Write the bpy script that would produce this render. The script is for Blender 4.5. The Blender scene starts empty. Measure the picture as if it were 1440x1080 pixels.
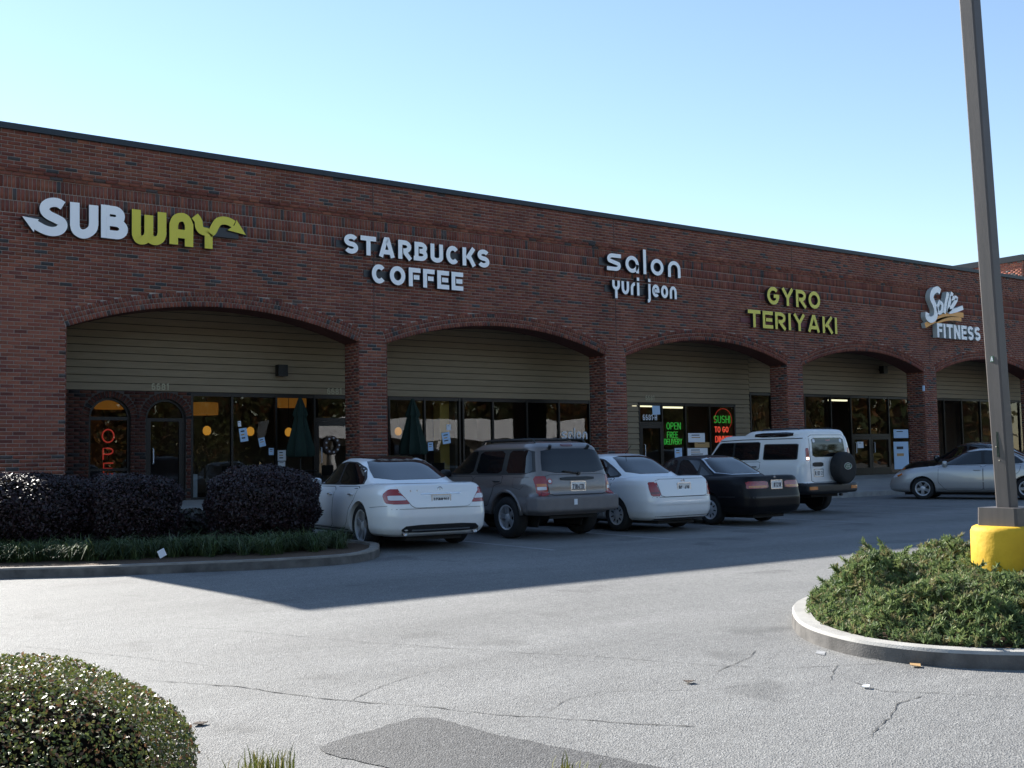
import bpy, bmesh, math, random
import numpy as np
from mathutils import Vector, Matrix
from mathutils.bvhtree import BVHTree
from mathutils.geometry import delaunay_2d_cdt, tessellate_polygon
R = math.radians
random.seed(7); rng = np.random.default_rng(7)
scene = bpy.context.scene
col = scene.collection

# ------------------------------------------------------------ camera
EYE = np.array([0.0, -24.5, 1.6])
YAW, PITCH, ROLL, FPX = 0.6298, 0.0671, -0.0178, 1563.0
_f = np.array([math.sin(YAW)*math.cos(PITCH), math.cos(YAW)*math.cos(PITCH), math.sin(PITCH)])
_r0 = np.array([math.cos(YAW), -math.sin(YAW), 0.0]); _u0 = np.cross(_r0, _f)
_r = math.cos(ROLL)*_r0 + math.sin(ROLL)*_u0
_u = -math.sin(ROLL)*_r0 + math.cos(ROLL)*_u0
cam = bpy.data.objects.new('camera', bpy.data.cameras.new('camera')); col.objects.link(cam)
cam.data.sensor_width = 36.0; cam.data.lens = FPX/1440*36.0
cam.data.clip_start = 0.05; cam.data.clip_end = 6000
_m = Matrix(((_r[0], _u[0], -_f[0], EYE[0]), (_r[1], _u[1], -_f[1], EYE[1]), (_r[2], _u[2], -_f[2], EYE[2]), (0, 0, 0, 1)))
cam.matrix_world = _m
scene.camera = cam

# ------------------------------------------------------------ sky, sun, exposure
SUN_EL, SUN_AZ = R(30.6), math.atan2(-0.1, 1.0)      # azimuth measured from +Y towards +X
world = bpy.data.worlds.new('World'); scene.world = world; world.use_nodes = True
_nt = world.node_tree; _nt.nodes.clear()
_sky = _nt.nodes.new('ShaderNodeTexSky'); _sky.sky_type = 'NISHITA'; _sky.sun_disc = False
_sky.sun_elevation = SUN_EL; _sky.sun_rotation = SUN_AZ
_sky.air_density = 1.0; _sky.dust_density = 0.03; _sky.ozone_density = 1.0
_bg = _nt.nodes.new('ShaderNodeBackground'); _bg.inputs['Strength'].default_value = 0.082
_wo = _nt.nodes.new('ShaderNodeOutputWorld')
_nt.links.new(_sky.outputs[0], _bg.inputs[0]); _nt.links.new(_bg.outputs[0], _wo.inputs[0])
_sl = bpy.data.lights.new('sun', 'SUN'); _sl.energy = 5.0; _sl.angle = R(0.5); _sl.color = (1.0, 0.95, 0.87)
sun = bpy.data.objects.new('sun', _sl); col.objects.link(sun)
_sd = Vector((math.sin(SUN_AZ)*math.cos(SUN_EL), math.cos(SUN_AZ)*math.cos(SUN_EL), math.sin(SUN_EL)))
sun.rotation_euler = (-_sd).to_track_quat('-Z', 'Y').to_euler(); sun.location = (0, 30, 40)
scene.view_settings.view_transform = 'Standard'; scene.view_settings.look = 'None'
scene.view_settings.exposure = 1.4; scene.view_settings.gamma = 1.0
scene.view_settings.use_curve_mapping = False

# ------------------------------------------------------------ pixel -> place helpers
def ray(px, py):
    d = _f + _r*((px-720)/FPX) + _u*((540-py)/FPX)
    return d
def at_y(px, py, Y):
    d = ray(px, py); t = (Y-EYE[1])/d[1]
    return EYE + d*t
GP = [(-400, -0.05), (-105, -0.05), (-24.5, 0.05), (-12.5, 0.19), (-3.0, 0.24), (60, 0.26)]
def gz(y):
    return float(np.interp(y, [p[0] for p in GP], [p[1] for p in GP]))
def at_g(px, py, dz=0.0):
    d = ray(px, py); lo, hi = 0.5, 300.0
    for _ in range(60):
        m = (lo+hi)/2; p = EYE + d*m
        if p[2] > gz(p[1])+dz: lo = m
        else: hi = m
    return EYE + d*lo

# ------------------------------------------------------------ objects
WL = {}
def tag(o, label=None, cat=None, group=None, kind=None):
    if label: o['label'] = label
    if cat: o['category'] = cat
    if group: o['group'] = group
    if kind: o['kind'] = kind
    return o
def thing(name, label, cat, loc=(0, 0, 0), rz=0.0, group=None):
    o = bpy.data.objects.new(name, None); col.objects.link(o)
    o.empty_display_size = 0.2
    o.location = loc; o.rotation_euler = (0, 0, rz)
    WL[o] = np.array(loc, float) if rz == 0 else None
    return tag(o, label, cat, group)
def link(name, me, parent=None):
    o = bpy.data.objects.new(name, me); col.objects.link(o)
    if parent is not None:
        o.parent = parent; WL[o] = WL.get(parent)
    else:
        WL[o] = np.zeros(3)
    return o
class MB:
    """collects faces; build() links them as one mesh object"""
    def __init__(s): s.v = []; s.f = []; s.m = []; s.n = 0; s.c = []; s.hasc = False
    def add(s, V, F, mi=0, colr=None):
        V = np.asarray(V, float); b = s.n
        s.v.append(V); s.n += len(V)
        for f in F: s.f.append([b+i for i in f]); s.m.append(mi)
        if colr is not None: s.hasc = True
        s.c.append(np.tile(np.array((colr if colr is not None else (1, 1, 1))+(1,), float), (len(V), 1)))
    def box(s, x0, x1, y0, y1, z0, z1, mi=0, colr=None, skip=()):
        V = [(x0,y0,z0),(x1,y0,z0),(x1,y1,z0),(x0,y1,z0),(x0,y0,z1),(x1,y0,z1),(x1,y1,z1),(x0,y1,z1)]
        F = {'-z':(0,3,2,1),'+z':(4,5,6,7),'-y':(0,1,5,4),'+x':(1,2,6,5),'+y':(2,3,7,6),'-x':(3,0,4,7)}
        s.add(V, [f for k, f in F.items() if k not in skip], mi, colr); return s
    def obox(s, c, ax, ay, az, mi=0):
        c, ax, ay, az = [np.asarray(q, float) for q in (c, ax, ay, az)]
        V = [c+i*ax+j*ay+k*az for k in (-1, 1) for (i, j) in ((-1,-1),(1,-1),(1,1),(-1,1))]
        s.add(V, [(0,3,2,1),(4,5,6,7),(0,1,5,4),(1,2,6,5),(2,3,7,6),(3,0,4,7)], mi); return s
    def tube(s, pts, r, n=8, mi=0, caps=True):
        pts = [np.asarray(p, float) for p in pts]; rr = r if hasattr(r, '__len__') else [r]*len(pts)
        rings = []
        prev = None
        for i, p in enumerate(pts):
            t = pts[min(i+1, len(pts)-1)]-pts[max(i-1, 0)]; t = t/(np.linalg.norm(t)+1e-9)
            a = prev if prev is not None else (np.array([0, 0, 1.0]) if abs(t[2]) < .9 else np.array([1.0, 0, 0]))
            a = a-t*(a@t); a /= np.linalg.norm(a)+1e-9; prev = a; b = np.cross(t, a)
            rings.append([p+rr[i]*(math.cos(k*2*math.pi/n)*a+math.sin(k*2*math.pi/n)*b) for k in range(n)])
        V = [q for g in rings for q in g]; F = []
        for i in range(len(rings)-1):
            for k in range(n):
                F.append((i*n+k, i*n+(k+1) % n, (i+1)*n+(k+1) % n, (i+1)*n+k))
        if caps: F.append(tuple(range(n-1, -1, -1))); F.append(tuple((len(rings)-1)*n+k for k in range(n)))
        s.add(V, F, mi); return s
    def lathe(s, prof, n=24, c=(0, 0, 0), axis='z', mi=0):
        V = []
        for r_, h in prof:
            for k in range(n):
                a = 2*math.pi*k/n
                p = (r_*math.cos(a), r_*math.sin(a), h) if axis == 'z' else (r_*math.cos(a), h, -r_*math.sin(a))
                V.append((p[0]+c[0], p[1]+c[1], p[2]+c[2]))
        F = [(i*n+k, i*n+(k+1) % n, (i+1)*n+(k+1) % n, (i+1)*n+k) for i in range(len(prof)-1) for k in range(n)]
        s.add(V, F, mi); return s
    def build(s, name, mats, parent=None, smooth=False, local=False, kind=None, sharp=None):
        V = np.concatenate(s.v) if s.v else np.zeros((0, 3))
        if parent is not None and not local and WL.get(parent) is not None: V = V-WL[parent]
        me = bpy.data.meshes.new(name); me.from_pydata(V.tolist(), [], s.f)
        for m in (mats if isinstance(mats, (list, tuple)) else [mats]): me.materials.append(m)
        if any(s.m): me.polygons.foreach_set('material_index', s.m)
        if s.hasc:
            at = me.color_attributes.new('col', 'FLOAT_COLOR', 'POINT')
            at.data.foreach_set('color', np.concatenate(s.c).ravel())
        me.validate()
        if smooth:
            me.shade_smooth()
            if sharp: me.set_sharp_from_angle(angle=R(sharp))
        me.update()
        o = link(name, me, parent)
        if kind: o['kind'] = kind
        return o
def fast_mesh(name, V, F, mat, parent=None, cols=None, smooth=False, local=False):
    """numpy mesh: F is (m,k) all same k"""
    V = np.asarray(V, np.float32); F = np.asarray(F, np.int32)
    if parent is not None and not local and WL.get(parent) is not None: V = V-WL[parent].astype(np.float32)
    me = bpy.data.meshes.new(name); m, k = F.shape
    me.vertices.add(len(V)); me.vertices.foreach_set('co', V.ravel())
    me.loops.add(m*k); me.loops.foreach_set('vertex_index', F.ravel())
    me.polygons.add(m); me.polygons.foreach_set('loop_start', np.arange(0, m*k, k, dtype=np.int32))
    if cols is not None:
        at = me.color_attributes.new('col', 'FLOAT_COLOR', 'POINT')
        at.data.foreach_set('color', np.concatenate([cols, np.ones((len(cols), 1))], 1).astype(np.float32).ravel())
    me.materials.append(mat); me.update(calc_edges=True)
    if smooth: me.shade_smooth()
    return link(name, me, parent)

# ------------------------------------------------------------ materials
def mat(name, base=(.5, .5, .5), rough=.6, metal=0., spec=.5, coat=0., emit=None, estr=0., alpha=1.0):
    m = bpy.data.materials.new(name); m.use_nodes = True
    b = m.node_tree.nodes['Principled BSDF']
    b.inputs['Base Color'].default_value = (*base, 1); b.inputs['Roughness'].default_value = rough
    b.inputs['Metallic'].default_value = metal; b.inputs['Specular IOR Level'].default_value = spec
    b.inputs['Coat Weight'].default_value = coat; b.inputs['Coat Roughness'].default_value = .04
    if emit: b.inputs['Emission Color'].default_value = (*emit, 1); b.inputs['Emission Strength'].default_value = estr
    return m
def N(m, t, **kw):
    n = m.node_tree.nodes.new(t)
    for k, v in kw.items():
        if k in n.inputs: n.inputs[k].default_value = v
        else: setattr(n, k, v)
    return n
def L(m, a, b): m.node_tree.links.new(a, b)
def bsdf(m): return m.node_tree.nodes['Principled BSDF']
def noisy(name, c1, c2, scale=8., rough=.8, bump=.2, bscale=60., detail=6., spec=.4, coord='Object', stretch=(1, 1, 1), rvar=.1, dist=.02):
    """two-tone noise with fine relief"""
    m = mat(name, c1, rough, spec=spec)
    tc = N(m, 'ShaderNodeTexCoord'); mp = N(m, 'ShaderNodeMapping'); mp.inputs['Scale'].default_value = stretch
    L(m, tc.outputs[coord], mp.inputs['Vector'])
    n1 = N(m, 'ShaderNodeTexNoise', Scale=scale, Detail=detail, Roughness=.6); L(m, mp.outputs[0], n1.inputs['Vector'])
    rp = N(m, 'ShaderNodeValToRGB'); rp.color_ramp.elements[0].position = .3; rp.color_ramp.elements[1].position = .7
    rp.color_ramp.elements[0].color = (*c1, 1); rp.color_ramp.elements[1].color = (*c2, 1)
    L(m, n1.outputs['Fac'], rp.inputs[0]); L(m, rp.outputs[0], bsdf(m).inputs['Base Color'])
    n2 = N(m, 'ShaderNodeTexNoise', Scale=bscale, Detail=4.); L(m, mp.outputs[0], n2.inputs['Vector'])
    bp = N(m, 'ShaderNodeBump', Strength=bump, Distance=dist); L(m, n2.outputs['Fac'], bp.inputs['Height'])
    L(m, bp.outputs[0], bsdf(m).inputs['Normal'])
    mr = N(m, 'ShaderNodeMapRange'); mr.inputs[3].default_value = rough-rvar; mr.inputs[4].default_value = min(1, rough+rvar)
    L(m, n1.outputs['Fac'], mr.inputs[0]); L(m, mr.outputs[0], bsdf(m).inputs['Roughness'])
    return m
def attr_mat(name, rough=.7, spec=.4, bump=.0, bscale=80., sub=0., transl=0., var=.25, vscale=14.):
    """colour from the mesh attribute 'col' with a little noise on it"""
    m = mat(name, (.5, .5, .5), rough, spec=spec)
    at = N(m, 'ShaderNodeAttribute', attribute_name='col')
    tc = N(m, 'ShaderNodeTexCoord')
    n1 = N(m, 'ShaderNodeTexNoise', Scale=vscale, Detail=4.); L(m, tc.outputs['Object'], n1.inputs['Vector'])
    mr = N(m, 'ShaderNodeMapRange'); mr.inputs[3].default_value = 1-var; mr.inputs[4].default_value = 1+var
    L(m, n1.outputs['Fac'], mr.inputs[0])
    mx = N(m, 'ShaderNodeVectorMath', operation='SCALE'); L(m, at.outputs['Color'], mx.inputs[0]); L(m, mr.outputs[0], mx.inputs['Scale'])
    L(m, mx.outputs[0], bsdf(m).inputs['Base Color'])
    if bump:
        n2 = N(m, 'ShaderNodeTexNoise', Scale=bscale, Detail=3.); L(m, tc.outputs['Object'], n2.inputs['Vector'])
        bp = N(m, 'ShaderNodeBump', Strength=bump, Distance=.01); L(m, n2.outputs['Fac'], bp.inputs['Height'])
        L(m, bp.outputs[0], bsdf(m).inputs['Normal'])
    if transl:
        tr = N(m, 'ShaderNodeBsdfTranslucent'); L(m, mx.outputs[0], tr.inputs['Color'])
        ms = N(m, 'ShaderNodeMixShader'); ms.inputs[0].default_value = transl
        out = m.node_tree.nodes['Material Output']
        L(m, bsdf(m).outputs[0], ms.inputs[1]); L(m, tr.outputs[0], ms.inputs[2]); L(m, ms.outputs[0], out.inputs['Surface'])
    return m
def pane_mat(name, tint=(1, 1, 1), ior=1.5, boost=1.0):
    m = bpy.data.materials.new(name); m.use_nodes = True; m.node_tree.nodes.clear()
    fr = N(m, 'ShaderNodeFresnel'); fr.inputs['IOR'].default_value = ior
    mu = N(m, 'ShaderNodeMath', operation='MULTIPLY'); mu.inputs[1].default_value = boost; mu.use_clamp = True
    gl = N(m, 'ShaderNodeBsdfGlossy'); gl.inputs['Roughness'].default_value = .004
    tr = N(m, 'ShaderNodeBsdfTransparent'); tr.inputs['Color'].default_value = (*tint, 1)
    tc = N(m, 'ShaderNodeTexCoord'); nz = N(m, 'ShaderNodeTexNoise', Scale=.9, Detail=1.); L(m, tc.outputs['Object'], nz.inputs['Vector'])
    bp = N(m, 'ShaderNodeBump', Strength=.05, Distance=.05); L(m, nz.outputs['Fac'], bp.inputs['Height']); L(m, bp.outputs[0], gl.inputs['Normal'])
    ms = N(m, 'ShaderNodeMixShader'); out = N(m, 'ShaderNodeOutputMaterial')
    L(m, fr.outputs[0], mu.inputs[0]); L(m, mu.outputs[0], ms.inputs[0]); L(m, tr.outputs[0], ms.inputs[1]); L(m, gl.outputs[0], ms.inputs[2])
    L(m, ms.outputs[0], out.inputs['Surface'])
    return m
def asphalt(name, lo, hi, speck, crack=True):
    m = mat(name, lo, .8, spec=.5)
    tc = N(m, 'ShaderNodeTexCoord')
    big = N(m, 'ShaderNodeTexNoise', Scale=.35, Detail=6., Roughness=.65); L(m, tc.outputs['Object'], big.inputs['Vector'])
    mid = N(m, 'ShaderNodeTexNoise', Scale=9., Detail=6., Roughness=.7); L(m, tc.outputs['Object'], mid.inputs['Vector'])
    fine = N(m, 'ShaderNodeTexVoronoi', Scale=105.); L(m, tc.outputs['Object'], fine.inputs['Vector'])
    ad = N(m, 'ShaderNodeMath', operation='ADD'); L(m, big.outputs['Fac'], ad.inputs[0]); L(m, mid.outputs['Fac'], ad.inputs[1])
    rp = N(m, 'ShaderNodeValToRGB'); e = rp.color_ramp.elements; e[0].position = .38; e[1].position = .62
    hf = N(m, 'ShaderNodeMath', operation='MULTIPLY'); hf.inputs[1].default_value = .5; L(m, ad.outputs[0], hf.inputs[0])
    e[0].color = (*lo, 1); e[1].color = (*hi, 1); L(m, hf.outputs[0], rp.inputs[0])
    sp = N(m, 'ShaderNodeSeparateColor'); L(m, fine.outputs['Color'], sp.inputs[0])
    gt = N(m, 'ShaderNodeMapRange'); gt.inputs[1].default_value = .70; gt.inputs[2].default_value = 1.0; gt.inputs[4].default_value = .55
    L(m, sp.outputs[0], gt.inputs[0])
    mx = N(m, 'ShaderNodeMix', data_type='RGBA'); L(m, gt.outputs[0], mx.inputs[0]); L(m, rp.outputs[0], mx.inputs[6]); mx.inputs[7].default_value = (*speck, 1)
    dk = N(m, 'ShaderNodeMapRange'); dk.inputs[1].default_value = .0; dk.inputs[2].default_value = .35; dk.inputs[3].default_value = .55; dk.inputs[4].default_value = 1.0
    L(m, sp.outputs[1], dk.inputs[0])
    m2 = N(m, 'ShaderNodeVectorMath', operation='SCALE'); L(m, mx.outputs[2], m2.inputs[0]); L(m, dk.outputs[0], m2.inputs['Scale'])
    last = m2.outputs[0]
    if crack:
        dn = N(m, 'ShaderNodeTexNoise', Scale=1.3, Detail=5.); L(m, tc.outputs['Object'], dn.inputs['Vector'])
        va = N(m, 'ShaderNodeVectorMath', operation='MULTIPLY_ADD'); va.inputs[1].default_value = (1.1, 1.1, 0)
        L(m, dn.outputs['Color'], va.inputs[0]); L(m, tc.outputs['Object'], va.inputs[2])
        vo = N(m, 'ShaderNodeTexVoronoi', feature='DISTANCE_TO_EDGE', Scale=.30); L(m, va.outputs[0], vo.inputs['Vector'])
        cr = N(m, 'ShaderNodeMapRange'); cr.inputs[1].default_value = .0006; cr.inputs[2].default_value = .003; L(m, vo.outputs['Distance'], cr.inputs[0])
        mk = N(m, 'ShaderNodeTexNoise', Scale=.22, Detail=2.); L(m, tc.outputs['Object'], mk.inputs['Vector'])
        mm = N(m, 'ShaderNodeMapRange'); mm.inputs[1].default_value = .5; mm.inputs[2].default_value = .62; mm.inputs[3].default_value = 1.0; mm.inputs[4].default_value = .0
        L(m, mk.outputs['Fac'], mm.inputs[0])
        mxx = N(m, 'ShaderNodeMath', operation='MAXIMUM'); L(m, cr.outputs[0], mxx.inputs[0]); L(m, mm.outputs[0], mxx.inputs[1])
        m3 = N(m, 'ShaderNodeMapRange'); m3.inputs[3].default_value = .35; L(m, mxx.outputs[0], m3.inputs[0])
        s3 = N(m, 'ShaderNodeVectorMath', operation='SCALE'); L(m, last, s3.inputs[0]); L(m, m3.outputs[0], s3.inputs['Scale']); last = s3.outputs[0]
    mps = N(m, 'ShaderNodeMapping'); mps.inputs['Scale'].default_value = (.10, .55, 1); mps.inputs['Rotation'].default_value = (0, 0, .12); L(m, tc.outputs['Object'], mps.inputs['Vector'])
    stn = N(m, 'ShaderNodeTexNoise', Scale=1.6, Detail=7., Roughness=.62); L(m, mps.outputs[0], stn.inputs['Vector'])
    spn = N(m, 'ShaderNodeTexNoise', Scale=.9, Detail=3.); L(m, tc.outputs['Object'], spn.inputs['Vector'])
    sm = N(m, 'ShaderNodeMapRange'); sm.inputs[1].default_value = .3; sm.inputs[2].default_value = .7; sm.inputs[3].default_value = .80; sm.inputs[4].default_value = 1.17; L(m, stn.outputs['Fac'], sm.inputs[0])
    oil = N(m, 'ShaderNodeMapRange'); oil.inputs[1].default_value = .30; oil.inputs[2].default_value = .38; oil.inputs[3].default_value = .72; oil.inputs[4].default_value = 1.0; L(m, spn.outputs['Fac'], oil.inputs[0])
    mm2 = N(m, 'ShaderNodeMath', operation='MULTIPLY'); L(m, sm.outputs[0], mm2.inputs[0]); L(m, oil.outputs[0], mm2.inputs[1])
    s4 = N(m, 'ShaderNodeVectorMath', operation='SCALE'); L(m, last, s4.inputs[0]); L(m, mm2.outputs[0], s4.inputs['Scale']); last = s4.outputs[0]
    L(m, last, bsdf(m).inputs['Base Color'])
    bp = N(m, 'ShaderNodeBump', Strength=.55, Distance=.012); L(m, fine.outputs['Distance'], bp.inputs['Height'])
    b2 = N(m, 'ShaderNodeBump', Strength=.25, Distance=.03); L(m, mid.outputs['Fac'], b2.inputs['Height']); L(m, bp.outputs[0], b2.inputs['Normal'])
    L(m, b2.outputs[0], bsdf(m).inputs['Normal'])
    return m

M = {}
M['asphalt'] = asphalt('asphalt', (.150, .150, .148), (.200, .200, .194), (.40, .40, .39), crack=False)
M['patch'] = asphalt('patch_asphalt', (.055, .055, .056), (.085, .085, .085), (.25, .25, .25), crack=False)
M['crack'] = mat('crack_fill', (.055, .055, .055), .9)
M['stripe'] = noisy('worn_stripe_paint', (.20, .205, .21), (.36, .365, .37), 14., .8, .2)
M['concrete'] = noisy('kerb_concrete', (.27, .26, .245), (.44, .43, .40), 3., .85, .3, 90.)
M['concrete_dark'] = noisy('weathered_kerb', (.16, .14, .12), (.28, .26, .23), 5., .9, .3, 90.)
M['walk'] = noisy('sidewalk_concrete', (.26, .25, .24), (.36, .35, .33), 1.5, .85, .15, 80.)
M['mulch'] = noisy('pine_mulch', (.05, .03, .02), (.14, .09, .055), 30., .95, 1.0, 50.)
M['mortar_dark'] = noisy('shade_toned_mortar', (.07, .055, .05), (.10, .08, .07), 12., .95, .3, 120.)  # mortar darkened to carry the deep shade under the walkway
M['kerb_face'] = noisy('stained_shaded_kerb_face', (.055, .052, .05), (.17, .16, .15), 4., .9, .3, 90.)  # tyre stains plus the shade of the sunless face, both in the colour
M['mortar'] = noisy('mortar', (.30, .255, .23), (.39, .335, .30), 12., .95, .3, 120.)
M['brick'] = attr_mat('brick', .85, .25, bump=.35, bscale=90., var=.3, vscale=10.)
def weather(m, lo=.80, hi=1.16):
    # rain streaks and broad tone changes down the wall
    b = bsdf(m); src = b.inputs['Base Color'].links[0].from_socket
    tc = N(m, 'ShaderNodeTexCoord'); mp = N(m, 'ShaderNodeMapping'); mp.inputs['Scale'].default_value = (1.1, 1.1, .16); L(m, tc.outputs['Object'], mp.inputs['Vector'])
    n1 = N(m, 'ShaderNodeTexNoise', Scale=.9, Detail=6., Roughness=.6); L(m, mp.outputs[0], n1.inputs['Vector'])
    mr = N(m, 'ShaderNodeMapRange'); mr.inputs[1].default_value = .3; mr.inputs[2].default_value = .7; mr.inputs[3].default_value = lo; mr.inputs[4].default_value = hi; L(m, n1.outputs['Fac'], mr.inputs[0])
    sc = N(m, 'ShaderNodeVectorMath', operation='SCALE'); L(m, src, sc.inputs[0]); L(m, mr.outputs[0], sc.inputs['Scale']); L(m, sc.outputs[0], b.inputs['Base Color'])
weather(M['brick'])
M['coping'] = mat('dark_metal_coping', (.020, .026, .034), .45, .4)
M['siding'] = noisy('tan_siding', (.22, .17, .108), (.265, .21, .138), 2.0, .75, .12, 30., stretch=(1, 8, 8))
weather(M['mortar'], .85, 1.1)
M['trim'] = mat('bronze_frame', (.018, .015, .013), .4, .5)
M['ceil'] = mat('walkway_ceiling', (.25, .24, .22), .9)
M['glass'] = pane_mat('storefront_glass', (.70, .73, .72), 1.5, 1.05)
M['interior'] = mat('interior_wall', (.16, .13, .10), .9)
M['interior_floor'] = mat('interior_floor', (.08, .06, .05), .6)
M['white_face'] = mat('white_acrylic', (.86, .86, .88), .35)
M['yellow_face'] = mat('yellow_acrylic', (.62, .53, .03), .35)
M['yellow_face2'] = mat('lemon_acrylic', (.63, .55, .06), .35)
M['orange_face'] = mat('orange_acrylic', (.70, .30, .05), .4)
M['letter_side'] = mat('dark_letter_return', (.015, .015, .02), .4)
M['letter_side_w'] = mat('white_letter_return', (.45, .50, .50), .5)
M['neon_red'] = mat('neon_red', (.5, .05, .03), .3, emit=(1, .07, .05), estr=.10)
M['neon_green'] = mat('neon_green', (.1, .5, .1), .3, emit=(.08, 1, .12), estr=.10)
M['paper'] = mat('paper', (.72, .75, .80), .8)
M['paper_blue'] = mat('paper_blue', (.42, .58, .78), .8)
M['paper_tan'] = mat('paper_tan', (.45, .28, .12), .8)
M['ink'] = mat('ink', (.03, .03, .04), .8)
M['lamp'] = mat('amber_shade', (.6, .3, .03), .5, emit=(1, .45, .06), estr=.18)
M['lamp_dim'] = mat('amber_drum', (.5, .25, .05), .5, emit=(1, .4, .06), estr=.045)
M['tube_light'] = mat('tube_light', (.8, .8, .7), .5, emit=(1, .92, .6), estr=.7)
M['umb'] = noisy('umbrella_fabric', (.006, .018, .014), (.010, .026, .019), 12., .9, .2)
M['black_metal'] = mat('black_metal', (.015, .015, .015), .4, .6)
M['mustard'] = mat('mustard_wall', (.42, .27, .05), .8)
M['pole'] = noisy('bronze_pole', (.075, .067, .065), (.10, .088, .084), 3., .5, .1, 60., stretch=(6, 6, .4))
M['yellow'] = noisy('yellow_paint', (.55, .32, .012), (.70, .43, .022), 2.5, .7, .25, 12., dist=.03)
M['leafpurple'] = attr_mat('purple_leaf', .5, .4, var=.2)
M['leafgreen'] = attr_mat('green_leaf', .42, .5, var=.2, transl=.3)
M['juniper'] = attr_mat('juniper_leaf', .6, .3, var=.2, transl=.35)
M['grass'] = attr_mat('grass_blade', .5, .4, var=.2, transl=.2)
M['treeleaf'] = attr_mat('tree_leaf', .6, .3, var=.2, transl=.3)
M['bark'] = noisy('bark', (.06, .045, .035), (.13, .10, .08), 12., .95, .8, 30., stretch=(3, 3, .5))
M['core'] = mat('shrub_core', (.012, .010, .008), 1.0, spec=0)
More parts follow.
